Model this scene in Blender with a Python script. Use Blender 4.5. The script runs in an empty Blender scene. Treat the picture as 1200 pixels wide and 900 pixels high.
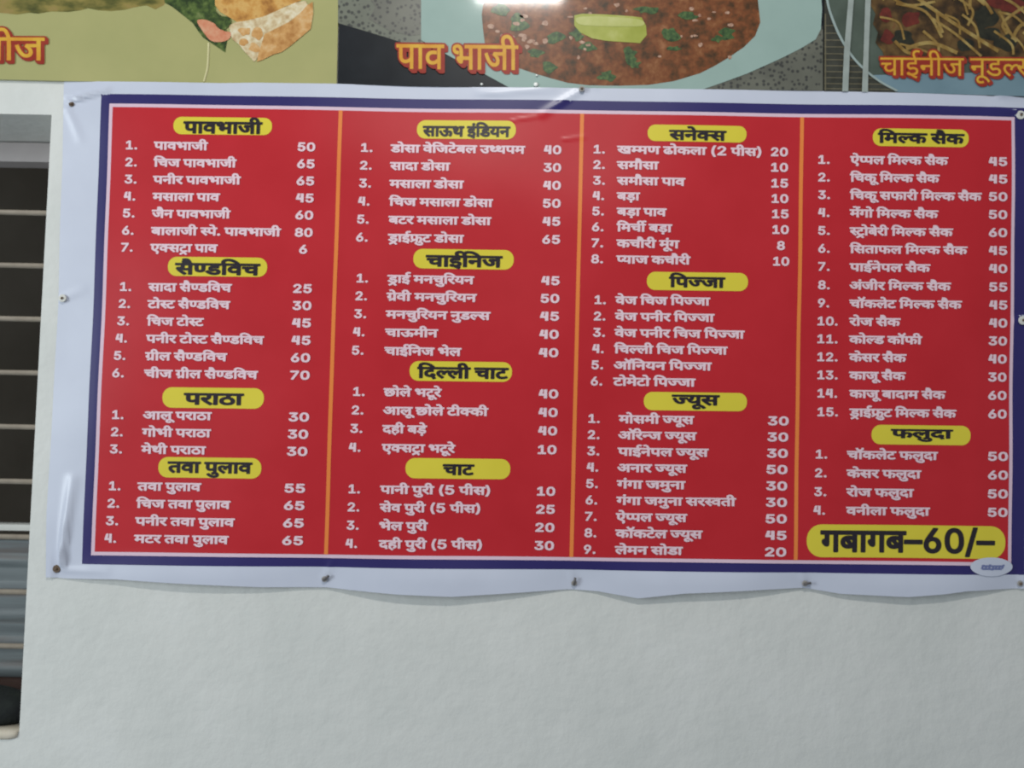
import bpy, math, random
from mathutils import Vector
from mathutils.geometry import tessellate_polygon

sc = bpy.context.scene
COL = sc.collection

# ---------------------------------------------------------------- camera, world, lights, exposure
F = 1000.0                      # focal length in pixels of the 1200 x 900 frame
YAW, PITCH, ROLL = 0.0021, 0.0248, 0.0164
ZC = 1.74                       # height of the centre of the menu banner
EYE = Vector((-0.0894, -1.6468, ZC - 0.1388))
FWD = Vector((math.sin(YAW) * math.cos(PITCH), math.cos(YAW) * math.cos(PITCH), math.sin(PITCH)))
RT0 = Vector((math.cos(YAW), -math.sin(YAW), 0))
UP0 = RT0.cross(FWD)
RT = RT0 * math.cos(ROLL) + UP0 * math.sin(ROLL)
UP = -RT0 * math.sin(ROLL) + UP0 * math.cos(ROLL)

cam_data = bpy.data.cameras.new('camera')
cam = bpy.data.objects.new('camera', cam_data)
COL.objects.link(cam)
from mathutils import Matrix
cam.matrix_world = Matrix(((RT.x, UP.x, -FWD.x, EYE.x), (RT.y, UP.y, -FWD.y, EYE.y),
                           (RT.z, UP.z, -FWD.z, EYE.z), (0, 0, 0, 1)))
cam_data.sensor_width = 36.0
cam_data.lens = 36.0 * F / 1200.0
cam_data.clip_start = 0.05
cam_data.dof.use_dof = True                 # the snapshot is a little out of focus on the wall
cam_data.dof.focus_distance = 1.28
cam_data.dof.aperture_fstop = 3.2
sc.camera = cam

world = bpy.data.worlds.new('world')
sc.world = world
world.use_nodes = True
bg = world.node_tree.nodes['Background']
bg.inputs[0].default_value = (0.80, 0.90, 1.0, 1)
bg.inputs[1].default_value = 0.32

def area(name, loc, target, sx, sy, power, color):
    d = bpy.data.lights.new(name, 'AREA')
    d.shape = 'RECTANGLE'; d.size = sx; d.size_y = sy
    d.energy = power; d.color = color
    o = bpy.data.objects.new(name, d); COL.objects.link(o)
    o.location = loc
    o.rotation_euler = (Vector(target) - Vector(loc)).to_track_quat('-Z', 'Y').to_euler()
    return o
area('tube_light', (-0.08, -1.75, 3.275), (-0.12, 0.0, 1.75), 0.34, 0.10, 23, (1.0, 0.97, 0.92))
area('left_fill_light', (-3.6, -2.4, 1.9), (-0.4, 0.0, 1.5), 1.2, 2.0, 84, (0.88, 0.97, 1.0))  # soft light added for the brighter left side; its source is unseen

sc.view_settings.view_transform = 'Standard'
sc.view_settings.look = 'None'
sc.view_settings.exposure = 0.0
sc.view_settings.gamma = 1.0
sc.view_settings.use_curve_mapping = False

# ---------------------------------------------------------------- helpers
def lin(c):
    return tuple(((v / 255.0) / 12.92 if v / 255.0 <= 0.04045 else ((v / 255.0 + 0.055) / 1.055) ** 2.4) for v in c) + (1.0,)

def at(px, py, y=0.0):
    """point of the plane Y = y that the photograph shows at pixel (px, py)"""
    d = FWD + RT * ((px - 600.0) / F) + UP * ((450.0 - py) / F)
    return EYE + d * ((y - EYE.y) / d.y)

def tag(o, label=None, cat=None, group=None, kind=None):
    if label: o['label'] = label
    if cat: o['category'] = cat
    if group: o['group'] = group
    if kind: o['kind'] = kind
    return o

def thing(name, label, cat, loc, group=None):
    o = bpy.data.objects.new(name, None)
    COL.objects.link(o)
    o.location = loc
    o.empty_display_size = 0.05
    return tag(o, label, cat, group)

def world_loc(o):
    v = Vector((0, 0, 0))
    while o is not None:
        v = v + o.location
        o = o.parent
    return v

def mk(name, verts, faces, mat, parent=None, smooth=False, loc=None):
    """mesh from world coordinates; its origin sits at the middle of it"""
    verts = [Vector(v) for v in verts]
    if loc is None:
        lo = Vector([min(v[i] for v in verts) for i in range(3)])
        hi = Vector([max(v[i] for v in verts) for i in range(3)])
        loc = (lo + hi) * 0.5
    me = bpy.data.meshes.new(name)
    me.from_pydata([tuple(v - loc) for v in verts], [], faces)
    me.materials.append(mat)
    if smooth:
        for p in me.polygons: p.use_smooth = True
    o = bpy.data.objects.new(name, me)
    COL.objects.link(o)
    if parent is not None:
        o.parent = parent
        o.location = loc - world_loc(parent)
    else:
        o.location = loc
    return o

def box_geo(x0, x1, y0, y1, z0, z1, V, Fc):
    n = len(V)
    V += [(x0, y0, z0), (x1, y0, z0), (x1, y1, z0), (x0, y1, z0), (x0, y0, z1), (x1, y0, z1), (x1, y1, z1), (x0, y1, z1)]
    Fc += [[n + i for i in f] for f in ((0, 3, 2, 1), (4, 5, 6, 7), (0, 1, 5, 4), (1, 2, 6, 5), (2, 3, 7, 6), (3, 0, 4, 7))]

def tube_geo(p, q, r, V, Fc, seg=12):
    p, q = Vector(p), Vector(q)
    d = (q - p).normalized()
    a = d.orthogonal().normalized(); b = d.cross(a)
    n = len(V)
    for c in (p, q):
        for k in range(seg):
            t = 2 * math.pi * k / seg
            V.append(c + a * (r * math.cos(t)) + b * (r * math.sin(t)))
    for k in range(seg):
        Fc.append([n + k, n + (k + 1) % seg, n + seg + (k + 1) % seg, n + seg + k])
    Fc.append([n + k for k in range(seg)][::-1])
    Fc.append([n + seg + k for k in range(seg)])

def lathe_geo(c, axis, prof, V, Fc, seg=20):
    """surface of revolution: prof = [(radius, distance along axis)]"""
    c = Vector(c); d = Vector(axis).normalized()
    a = d.orthogonal().normalized(); b = d.cross(a)
    n = len(V)
    for r, h in prof:
        for k in range(seg):
            t = 2 * math.pi * k / seg
            V.append(c + d * h + a * (r * math.cos(t)) + b * (r * math.sin(t)))
    m = len(prof)
    for i in range(m - 1):
        for k in range(seg):
            Fc.append([n + i * seg + k, n + i * seg + (k + 1) % seg, n + (i + 1) * seg + (k + 1) % seg, n + (i + 1) * seg + k])
    Fc.append([n + k for k in range(seg)][::-1])
    Fc.append([n + (m - 1) * seg + k for k in range(seg)])

def smooth_curve(pts, closed=True, sub=5):
    """Catmull-Rom through the points"""
    n = len(pts); out = []
    rng = range(n) if closed else range(n - 1)
    for i in rng:
        if closed:
            p0, p1, p2, p3 = pts[(i - 1) % n], pts[i], pts[(i + 1) % n], pts[(i + 2) % n]
        else:
            p0, p1, p2, p3 = pts[max(i - 1, 0)], pts[i], pts[i + 1], pts[min(i + 2, n - 1)]
        for k in range(sub):
            t = k / sub
            out.append(tuple(0.5 * (2 * p1[j] + (p2[j] - p0[j]) * t + (2 * p0[j] - 5 * p1[j] + 4 * p2[j] - p3[j]) * t * t
                                    + (3 * p1[j] - p0[j] - 3 * p2[j] + p3[j]) * t ** 3) for j in range(2)))
    if not closed: out.append(tuple(pts[-1]))
    return out

# ---------------------------------------------------------------- materials
def new_mat(name):
    m = bpy.data.materials.new(name); m.use_nodes = True
    nt = m.node_tree
    return m, nt, nt.nodes['Principled BSDF']

def noise_node(nt, scale, detail=4, rough=0.55, stretch=None):
    tc = nt.nodes.new('ShaderNodeNewGeometry')
    n = nt.nodes.new('ShaderNodeTexNoise')
    n.inputs['Scale'].default_value = scale
    n.inputs['Detail'].default_value = detail
    n.inputs['Roughness'].default_value = rough
    src = tc.outputs['Position']
    if stretch:
        mp = nt.nodes.new('ShaderNodeVectorMath'); mp.operation = 'MULTIPLY'
        mp.inputs[1].default_value = stretch
        nt.links.new(src, mp.inputs[0]); src = mp.outputs[0]
    nt.links.new(src, n.inputs['Vector'])
    return n

def mottled(name, stops, scale=60, rough=0.4, spec=0.5, bump=0.0, bscale=None, detail=4, stretch=None, coat=0.0):
    if coat: spec = 0.15
    """colour ramp over noise: stops = [(pos, srgb)]"""
    m, nt, b = new_mat(name)
    n = noise_node(nt, scale, detail, stretch=stretch)
    r = nt.nodes.new('ShaderNodeValToRGB')
    el = r.color_ramp.elements
    while len(el) > 1: el.remove(el[-1])
    el[0].position = stops[0][0]; el[0].color = lin(stops[0][1])
    for p, c in stops[1:]:
        e = el.new(p); e.color = lin(c)
    nt.links.new(n.outputs['Fac'], r.inputs['Fac'])
    nt.links.new(r.outputs['Color'], b.inputs['Base Color'])
    b.inputs['Roughness'].default_value = rough
    b.inputs['Specular IOR Level'].default_value = spec
    b.inputs['Coat Weight'].default_value = coat
    b.inputs['Coat Roughness'].default_value = 0.07
    if bump:
        n2 = noise_node(nt, bscale or scale, 5)
        bp = nt.nodes.new('ShaderNodeBump')
        bp.inputs['Strength'].default_value = bump; bp.inputs['Distance'].default_value = 0.01
        nt.links.new(n2.outputs['Fac'], bp.inputs['Height'])
        nt.links.new(bp.outputs['Normal'], b.inputs['Normal'])
    return m

def flat(name, c, rough=0.4, spec=0.5, var=5, scale=25, coat=0.0, bump=0.0, bscale=None, metal=0.0):
    lo = tuple(max(0, v - var) for v in c); hi = tuple(min(255, v + var) for v in c)
    m = mottled(name, [(0.3, lo), (0.7, hi)], scale, rough, spec, bump, bscale, coat=coat)
    m.node_tree.nodes['Principled BSDF'].inputs['Metallic'].default_value = metal
    return m

def dotted(name, base, dot, scale, rough=0.4, coat=0.0):
    m, nt, b = new_mat(name)
    g = nt.nodes.new('ShaderNodeNewGeometry')
    v = nt.nodes.new('ShaderNodeTexVoronoi')
    v.inputs['Scale'].default_value = scale
    v.inputs['Randomness'].default_value = 0.85
    nt.links.new(g.outputs['Position'], v.inputs['Vector'])
    r = nt.nodes.new('ShaderNodeValToRGB')
    el = r.color_ramp.elements
    el[0].position = 0.26; el[0].color = lin(dot); el[1].position = 0.42; el[1].color = lin(base)
    nt.links.new(v.outputs['Distance'], r.inputs['Fac'])
    n = noise_node(nt, 14, 3)
    mx = nt.nodes.new('ShaderNodeMix'); mx.data_type = 'RGBA'; mx.blend_type = 'MULTIPLY'
    mx.inputs['Factor'].default_value = 0.7
    nt.links.new(r.outputs['Color'], mx.inputs['A']); nt.links.new(n.outputs['Fac'], mx.inputs['B'])
    nt.links.new(mx.outputs['Result'], b.inputs['Base Color'])
    b.inputs['Roughness'].default_value = rough
    b.inputs['Coat Weight'].default_value = coat
    b.inputs['Coat Roughness'].default_value = 0.12
    return m

M = {}
M['plaster'] = mottled('wall_plaster', [(0.25, (204, 205, 200)), (0.55, (212, 212, 207)), (0.8, (217, 217, 213))], 5, 0.75, 0.25, 0.32, 26)
VR, VS = 0.34, 0.45
M['vinyl'] = flat('white_vinyl', (196, 200, 214), VR, VS, 3, 9)
M['blue'] = flat('navy_ink', (41, 34, 96), VR, VS, 3, 9)
M['line'] = flat('pale_line_ink', (216, 188, 202), VR, VS, 3, 9)
M['red'] = flat('red_ink', (186, 28, 38), VR, VS, 3, 9)
M['orange'] = flat('orange_ink', (228, 128, 58), VR, VS, 3, 9)
M['yellow'] = flat('yellow_ink', (216, 199, 58), VR, VS, 3, 9)
M['black'] = flat('black_ink', (34, 26, 34), VR, VS, 3, 9)
M['white'] = flat('white_ink', (228, 200, 208), VR, VS, 3, 9)
M['logo_blue'] = flat('pale_blue_ink', (110, 118, 160), VR, VS, 3, 9)
GLYPHS = {
'd46': (568, '479,551 479,0 398,0 398,191 369,172~ 301,146~ 254,146 214,146~ 149,173~ 128,194 103,221~ 79,294~ 79,358 79,551 0,551 0,622 583,622 583,551/398,551 160,551 160,369 160,328~ 166,280~ 179,251~ 190,240 213,217~ 263,217 303,217~ 373,255~ 398,280'),
'd66': (259, '170,551 170,0 89,0 89,551 0,551 0,622 273,622 273,551'),
'd57': (556, '571,551 467,551 467,0 387,0 387,165 361,147~ 286,118~ 233,118 179,118~ 95,160~ 46,235~ 46,286 46,372~ 161,464~ 255,464 268,464~ 307,461~ 344,457~ 354,454 349,381 330,385~ 282,391~ 259,391 197,391~ 127,337~ 127,287 127,236~ 190,188~ 235,188 287,188~ 362,233~ 387,260 387,551 0,551 0,622 571,622'),
'd49': (703, '174,632 211,632~ 269,611~ 291,586 309,567~ 332,499~ 332,437 332,321 533,321 533,551 402,551 402,622 717,622 717,551 614,551 614,0 533,0 533,250 332,250 332,213 332,180~ 303,151~ 283,151 264,151~ 222,176~ 186,215~ 164,259~ 164,278 164,296~ 191,321~ 224,321 253,321 253,426 253,473~ 243,523~ 232,538 212,568~ 169,568 142,568~ 114,542~ 114,521 114,493~ 161,463~ 218,460 210,389 135,395~ 46,456~ 46,520 46,579~ 122,632~'),
'd32': (742, '653,551 653,0 572,0 572,370 435,370 394,370~ 378,373 414,343~ 458,263~ 458,218 458,172~ 417,110~ 350,80~ 310,80 257,80~ 161,141~ 73,282~ 31,401 102,426 148,292~ 248,153~ 306,153 338,153~ 379,187~ 379,227 379,271~ 318,349~ 273,377 302,441 572,441 572,551 0,551 0,622 757,622 757,551'),
'd68': (259, '-185,615 -202,650~ -220,714~ -220,748 -220,813~ -136,896~ -61,896 -1,896~ 79,839~ 137,718~ 163,622 273,622 273,551 170,551 170,0 89,0 89,551 0,551 0,622 87,622 59,726~ -2,825~ -57,825 -97,825~ -139,776~ -139,733 -139,699~ -119,644~ -105,615'),
'i1364': (648, '315,-10 251,-10~ 150,41~ 89,128~ 87,184 177,184 180,151~ 218,101~ 279,72~ 315,72 359,72~ 428,113~ 467,185~ 467,231 467,278~ 426,352~ 355,395~ 310,395 276,395~ 207,373~ 185,356 98,367 141,728 524,728 524,646 219,646 194,434 198,434 221,452~ 289,476~ 327,476 376,476~ 461,440~ 523,374~ 558,285~ 558,232 558,163~ 495,53~ 386,-10~'),
'i1359': (648, '324,-10 243,-10~ 129,78~ 69,245~ 69,363 69,481~ 130,648~ 244,737~ 324,737 405,737~ 519,648~ 579,481~ 579,363 579,245~ 520,78~ 406,-10~/324,71 377,71~ 452,140~ 490,271~ 490,363 490,457~ 452,587~ 377,657~ 324,657 271,657~ 197,587~ 158,457~ 158,363 158,271~ 197,140~ 271,71~'),
'i1360': (648, '110,0 110,78 560,78 560,0/396,728 396,0 305,0 305,642 300,642 124,511 124,611 282,728'),
'i1376': (269, '136,-6 109,-6~ 70,32~ 70,60 70,87~ 109,125~ 136,125 164,125~ 202,87~ 202,60 202,32~ 164,-6~'),
'd67': (259, '89,551 0,551 0,622 80,622 68,644~ 53,694~ 53,724 53,802~ 169,896~ 266,896 407,896~ 625,743~ 704,615 620,615 467,824~ 283,824 213,824~ 134,765~ 134,714 134,684~ 153,639~ 165,622 273,622 273,551 170,551 170,0 89,0'),
'd30': (634, '649,551 545,551 545,0 465,0 465,165 439,148~ 367,118~ 317,118 240,118~ 141,204~ 141,275 141,304~ 166,355~ 185,371 38,369 38,441 331,441 349,441~ 385,440~ 389,440 382,370 350,370 292,370~ 221,321~ 221,274 221,231~ 279,188~ 317,188 367,188~ 438,231~ 465,260 465,551 0,551 0,622 649,622'),
'i1373': (648, '324,-10 257,-10~ 152,52~ 93,161~ 93,231 93,283~ 138,398~ 196,485 361,728 461,728 218,373 209,373 219,393~ 256,427~ 307,447~ 336,447 402,447~ 500,392~ 555,292~ 555,224 555,156~ 495,51~ 391,-10~/324,70 366,70~ 430,110~ 467,179~ 467,224 467,270~ 430,338~ 366,377~ 324,377 282,377~ 217,339~ 181,271~ 181,226 181,180~ 217,110~ 282,70~'),
'i1361': (648, '92,0 92,67 334,329 375,373~ 428,439~ 456,500~ 456,533 456,571~ 419,627~ 358,657~ 319,657 277,657~ 216,623~ 183,562~ 183,521 94,521 94,585~ 154,683~ 256,737~ 321,737 386,737~ 486,683~ 543,591~ 543,534 543,495~ 515,420~ 444,325~ 379,257 220,87 220,82 556,82 556,0'),
'd44': (555, '0,622 569,622 569,551 466,551 466,0 385,0 385,298 204,298 204,244 204,216~ 176,188~ 153,188 129,188~ 75,230~ 37,290~ 37,318 37,341~ 64,369~ 98,369 385,369 385,551 0,551'),
'd52': (409, '395,42 341,-12 282,37~ 178,137~ 98,225~ 75,256 53,287~ 40,323~ 40,340 40,359~ 70,393~ 104,393 129,393~ 166,370~ 181,349 220,369~ 256,429~ 256,468 256,491~ 246,536~ 239,551 0,551 0,622 424,622 424,551 320,551 336,516~ 336,458 336,403~ 292,327~ 216,274~ 167,254 212,202~ 331,91~'),
'i1371': (648, '310,-10 244,-10~ 134,36~ 65,123~ 61,184 156,184 160,147~ 202,97~ 270,72~ 311,72 355,72~ 427,102~ 468,162~ 468,206 468,245~ 432,311~ 352,352~ 286,352 226,352 226,426 410,640 410,646 97,646 97,728 532,728 532,660 303,396 303,411 382,419~ 498,365~ 561,266~ 561,205 561,143~ 496,45~ 383,-10~'),
'd50': (598, '509,551 509,0 428,0 428,250 207,250 207,213 207,180~ 178,151~ 159,151 140,151~ 98,176~ 62,215~ 39,259~ 39,278 39,296~ 66,321~ 100,321 126,321 126,551 0,551 0,622 612,622 612,551/428,551 207,551 207,321 428,321'),
'd60': (676, '587,551 587,0 506,0 506,266 477,257~ 419,251~ 380,251 338,251~ 245,266~ 212,277 192,264~ 167,253 208,201~ 319,91~ 380,42 326,-12 270,37~ 171,137~ 95,225~ 73,256 51,287~ 40,323~ 40,340 40,359~ 70,393~ 104,393 129,393~ 166,370~ 181,350 202,369~ 217,428~ 217,458 217,488~ 208,536~ 201,551 0,551 0,622 691,622 691,551/369,322 408,322~ 472,330~ 506,339 506,551 281,551 288,534~ 298,488~ 298,458 298,416~ 279,354~ 262,333 314,322~'),
'd54': (678, '0,551 0,622 693,622 693,551 589,551 589,0 508,0 508,355 502,356~ 494,356 470,356~ 420,332~ 374,269~ 356,208 279,232 291,278~ 311,313 287,331~ 239,353~ 209,353 169,353~ 126,307~ 126,271 126,233~ 169,164~ 251,89~ 309,40 255,-12 197,38~ 101,129~ 45,222~ 45,275 45,328~ 94,395~ 168,426~ 204,426 248,426~ 321,397~ 354,370 412,426~ 499,426 504,426~ 508,426 508,551'),
'four': (600, '150,727 250,727 190,345 370,345 370,727 490,727 490,0 370,0 370,235 55,235 55,330'),
'd76': (0, '-179,615 -206,655~ -251,692~ -294,703~ -320,703 -340,703~ -382,691~ -402,682 -428,751 -405,761~ -355,773~ -326,773 -281,773~ -211,730~ -187,692 -183,694 -203,746~ -241,803~ -285,827~ -316,827 -340,827~ -372,819~ -386,813 -409,882 -370,896~ -318,896 -264,896~ -185,845~ -122,722~ -94,615'),
'd48': (571, '585,551 482,551 482,0 401,0 401,165 374,147~ 297,118~ 241,118 185,118~ 96,160~ 46,235~ 46,286 46,372~ 167,464~ 265,464 279,464~ 319,461~ 358,457~ 369,454 363,385 343,389~ 293,395~ 268,395 248,395~ 230,392 365,224 384,238~ 401,256 401,551 0,551 0,622 585,622/127,287 127,235~ 194,184~ 242,184 260,184~ 293,190~ 308,195 168,370 127,342~'),
'd215': (389, '369,322 400,322~ 450,327~ 478,332 486,260 461,255~ 409,251~ 380,251 338,251~ 245,266~ 212,277 192,264~ 167,253 208,201~ 319,91~ 380,42 326,-12 270,37~ 171,137~ 95,225~ 73,256 51,287~ 40,323~ 40,340 40,359~ 70,393~ 104,393 129,393~ 166,370~ 181,350 202,369~ 217,428~ 217,458 217,488~ 208,536~ 201,551 0,551 0,622 403,622 403,551 281,551 288,534~ 298,488~ 298,458 298,416~ 279,354~ 262,333 314,322~'),
'd75': (0, '-169,615 -190,694~ -231,785~ -281,823~ -315,823 -337,823~ -371,814~ -385,809 -409,882 -370,896~ -318,896 -264,896~ -185,845~ -122,722~ -94,615'),
'i1367': (648, '324,-10 250,-10~ 137,42~ 74,134~ 74,193 74,239~ 111,318~ 176,371~ 216,378 216,382 163,396~ 101,486~ 101,544 101,600~ 158,687~ 259,737~ 324,737 388,737~ 488,687~ 546,600~ 546,544 546,486~ 483,396~ 432,382 432,378 471,371~ 536,318~ 574,239~ 574,193 574,134~ 510,42~ 397,-10~/324,71 372,71~ 442,103~ 481,160~ 481,198 481,239~ 440,301~ 369,336~ 324,336 278,336~ 207,301~ 166,239~ 166,198 166,160~ 204,103~ 275,71~/324,414 362,414~ 422,445~ 457,500~ 457,537 457,574~ 423,627~ 363,657~ 324,657 284,657~ 224,627~ 190,574~ 190,537 190,500~ 224,445~ 285,414~'),
'd19': (553, '568,551 474,551 474,380 474,329~ 459,269~ 441,246 404,198~ 323,192 307,266 329,270~ 360,281~ 370,292 382,304~ 393,339~ 393,380 393,551 160,551 160,353 160,307~ 166,249~ 186,211~ 226,180~ 260,160 370,98 433,62~ 486,-3~ 486,-53 486,-93~ 453,-164~ 439,-184 367,-142 380,-122~ 403,-77~ 403,-55 403,-36~ 387,-7~ 339,28~ 290,56 203,106 164,129~ 109,178~ 95,212 79,248~ 79,316 79,551 0,551 0,622 568,622'),
'd183': (603, '618,551 452,551 452,334 474,349~ 528,368~ 567,368 631,368 631,297 580,297 534,297~ 482,277~ 452,253 452,0 371,0 371,174 347,154~ 276,118~ 226,118 179,118~ 96,156~ 46,233~ 46,290 46,370~ 156,464~ 244,464 267,464~ 324,457~ 339,454 333,381 317,385~ 268,391~ 249,391 191,391~ 127,339~ 127,292 127,239~ 188,188~ 228,188 272,188~ 341,230~ 371,260 371,551 0,551 0,622 618,622'),
'd264': (504, '519,551 371,551 371,349 316,349 268,349~ 204,333~ 181,318 126,280~ 126,215 126,167~ 170,104~ 241,74~ 283,74 337,74~ 413,99~ 455,121 482,47 438,27~ 339,0~ 286,0 217,0~ 108,52~ 46,150~ 46,220 46,285~ 114,374~ 225,420~ 288,420 290,420 290,551 0,551 0,622 519,622/31,-165 279,-12 319,-12 465,-192 406,-230 289,-85 78,-230'),
'i1366': (648, '139,0 462,640 462,646 89,646 89,728 559,728 559,641 236,0'),
'd197': (467, '251,146 158,146~ 114,205 97,228~ 79,298~ 79,352 79,551 0,551 0,622 481,622 481,551 420,551 420,321 420,279~ 403,221~ 385,198 364,173~ 298,146~/249,217 301,217~ 321,249 332,266~ 339,310~ 339,353 339,551 160,551 160,353 160,314~ 168,268~ 178,251 189,235~ 222,217~'),
'd37': (577, '358,222 329,222~ 271,208~ 248,197 201,225~ 137,301~ 137,352 137,380~ 157,420~ 174,433 197,450~ 259,465~ 308,465 401,465 401,551 0,551 0,622 592,622 592,551 482,551 482,394 298,394 267,394~ 241,388~ 232,381 217,369~ 217,347 217,323~ 245,290~ 261,277 307,294~ 362,294 436,294~ 534,219~ 534,154 534,87~ 436,0~ 337,0 239,0~ 84,88~ 25,158 86,207 143,139~ 262,74~ 337,74 453,74~ 453,152 453,187~ 404,222~'),
'd42': (520, '413,-58 392,-24~ 354,46~ 342,73 330,71~ 302,68~ 287,68 245,68~ 160,89~ 89,136~ 46,215~ 46,272 46,316~ 77,379~ 102,401 135,430~ 231,456~ 290,456 295,456 295,551 0,551 0,622 534,622 534,551 376,551 376,385 327,385 269,385~ 198,371~ 173,355 151,340~ 126,294~ 126,262 126,209~ 205,140~ 287,140 293,140~ 305,140~ 312,141 306,161~ 306,176 306,211~ 348,240~ 373,240 416,240~ 461,191~ 461,162 461,130~ 432,95~ 410,86 422,62~ 455,11~ 480,-24'),
'd35': (504, '519,551 371,551 371,349 316,349 268,349~ 204,333~ 181,318 126,280~ 126,215 126,167~ 170,104~ 241,74~ 283,74 337,74~ 413,99~ 455,121 482,47 438,27~ 339,0~ 286,0 217,0~ 108,52~ 46,150~ 46,220 46,285~ 114,374~ 225,420~ 288,420 290,420 290,551 0,551 0,622 519,622'),
'd79': (259, '170,551 170,0 89,0 89,551 0,551 0,622 273,622 273,551/90,615 69,694~ 28,785~ -22,823~ -56,823 -78,823~ -112,814~ -126,809 -150,882 -111,896~ -59,896 -5,896~ 74,845~ 137,722~ 165,615'),
'd256': (563, '172,-24 125,43 393,205 393,551 208,551 208,234 208,208~ 183,178~ 160,178 134,178~ 79,220~ 41,280~ 41,308 41,331~ 68,359~ 102,359 127,359 127,551 0,551 0,622 578,622 578,551 474,551 474,0 393,0 393,122'),
'd36': (585, '600,551 371,551 371,414 451,384~ 539,271~ 539,198 539,128~ 473,41~ 363,0~ 297,0 184,0~ 46,113~ 46,216 46,283~ 114,374~ 225,420~ 287,420 290,420 290,551 0,551 0,622 600,622/293,72 364,72~ 458,133~ 458,200 458,248~ 400,325~ 343,349 308,349 234,349~ 187,321 159,304~ 126,249~ 126,210 126,140~ 221,72~'),
'd10': (1023, '470,218 470,148~ 379,80~ 312,80 226,80~ 92,208~ 29,356 100,382 143,276~ 243,153~ 305,153 343,153~ 391,188~ 391,227 391,264~ 350,322~ 318,347 291,342~ 260,341 255,411 323,413~ 380,457~ 380,494 380,530~ 333,562~ 302,562 265,562~ 205,542~ 171,525 146,594 172,608~ 249,632~ 298,632 376,632~ 459,554~ 459,495 459,417~ 392,375 403,365~ 412,355 450,350~ 486,350 518,350~ 568,356~ 594,363 594,551 521,551 521,622 1038,622 1038,551 934,551 934,0 853,0 853,551 675,551 675,0 594,0 594,290 570,284~ 524,279~ 498,279 481,279~ 455,282 470,252~'),
'd70': (0, '-63,-245 -88,-255~ -145,-268~ -173,-268 -248,-268~ -333,-189~ -333,-126 -333,-69~ -241,11~ -162,11 -87,11~ 25,-45~ 111,-136~ 145,-189 83,-228 29,-145~ -83,-57~ -156,-57 -207,-57~ -259,-96~ -259,-128 -259,-166~ -209,-196~ -178,-196 -151,-196~ -109,-185~ -88,-175'),
'd27': (563, '208,551 208,234 208,208~ 183,178~ 160,178 134,178~ 79,220~ 41,280~ 41,308 41,331~ 68,359~ 102,359 127,359 127,551 0,551 0,622 578,622 578,551 474,551 474,0 393,0 393,551'),
'd41': (642, '553,551 553,0 472,0 472,180 443,161~ 363,132~ 308,132 223,132~ 104,229~ 83,322 178,342~ 255,413~ 255,467 255,517~ 208,568~ 171,568 146,568~ 114,544~ 114,521 114,470~ 195,461 187,391 122,400~ 46,461~ 46,519 46,575~ 119,632~ 172,632 213,632~ 288,597~ 336,525~ 336,469 336,395~ 256,303~ 182,274 205,238~ 263,203~ 314,203 366,203~ 440,243~ 472,275 472,551 390,551 390,622 656,622 656,551'),
'd40': (570, '481,551 481,0 400,0 400,328 291,328 230,328~ 169,316~ 150,299 126,280~ 126,237 126,188~ 200,97~ 271,40 217,-12 171,28~ 92,108~ 45,194~ 45,242 45,277~ 72,333~ 93,351 122,376~ 204,399~ 272,399 400,399 400,551 0,551 0,622 584,622 584,551'),
'd69': (0, '-248,-12 -194,11~ -136,11 -61,11~ 22,-66~ 22,-129 22,-190~ -71,-268~ -157,-268 -254,-268~ -395,-176~ -455,-100 -394,-57 -355,-105~ -285,-167~ -206,-196~ -157,-196 -51,-196~ -51,-122 -51,-89~ -100,-57~ -131,-57 -158,-57~ -201,-68~ -222,-79'),
'd14': (765, '0,622 780,622 780,551 453,551 485,512~ 485,464 485,374~ 406,328 417,319~ 437,299~ 446,288 477,310~ 539,333~ 573,333 638,333~ 721,254~ 721,185 721,139~ 691,47~ 656,0 584,41 609,70~ 641,141~ 641,181 641,225~ 600,264~ 565,264 526,264~ 484,227 491,211~ 499,173~ 499,152 499,102~ 454,34~ 376,0~ 328,0 271,0~ 168,61~ 73,199~ 29,313 100,338 128,260~ 195,141~ 274,74~ 320,74 361,74~ 414,111~ 414,160 414,201~ 369,270~ 329,301 299,295~ 264,294 259,364 333,366~ 404,414~ 404,463 404,493~ 374,538~ 351,551 0,551'),
'd11': (491, '271,222 242,222~ 184,208~ 161,197 114,225~ 50,301~ 50,352 50,380~ 70,420~ 87,433 110,450~ 172,465~ 221,465 314,465 314,551 0,551 0,622 505,622 505,551 395,551 395,394 211,394 180,394~ 154,388~ 145,381 130,369~ 130,347 130,323~ 158,290~ 174,277 220,294~ 275,294 349,294~ 447,219~ 447,154 447,89~ 364,14~ 289,4 318,-8~ 381,-30~ 415,-40 382,-110 325,-84~ 221,-27~ 176,1 117,4~ 48,33~ 48,65 48,87~ 75,116~ 101,116 121,116~ 164,95~ 194,70 208,68~ 219,68 289,68~ 366,109~ 366,153 366,186~ 317,222~'),
'd6': (0, '-185,772 -185,796~ -152,830~ -130,830 -107,830~ -75,796~ -75,772 -75,748~ -107,714~ -130,714 -152,714~ -185,748~'),
'd51': (580, '595,622 595,551 491,551 491,0 410,0 410,179 382,161~ 304,132~ 253,132 163,132~ 52,253~ 38,353 100,366~ 160,413~ 160,457 160,485~ 137,533~ 123,551 0,551 0,622/129,301 149,252~ 210,203~ 259,203 309,203~ 383,245~ 410,274 410,551 211,551 240,499~ 240,445 240,337~'),
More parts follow.
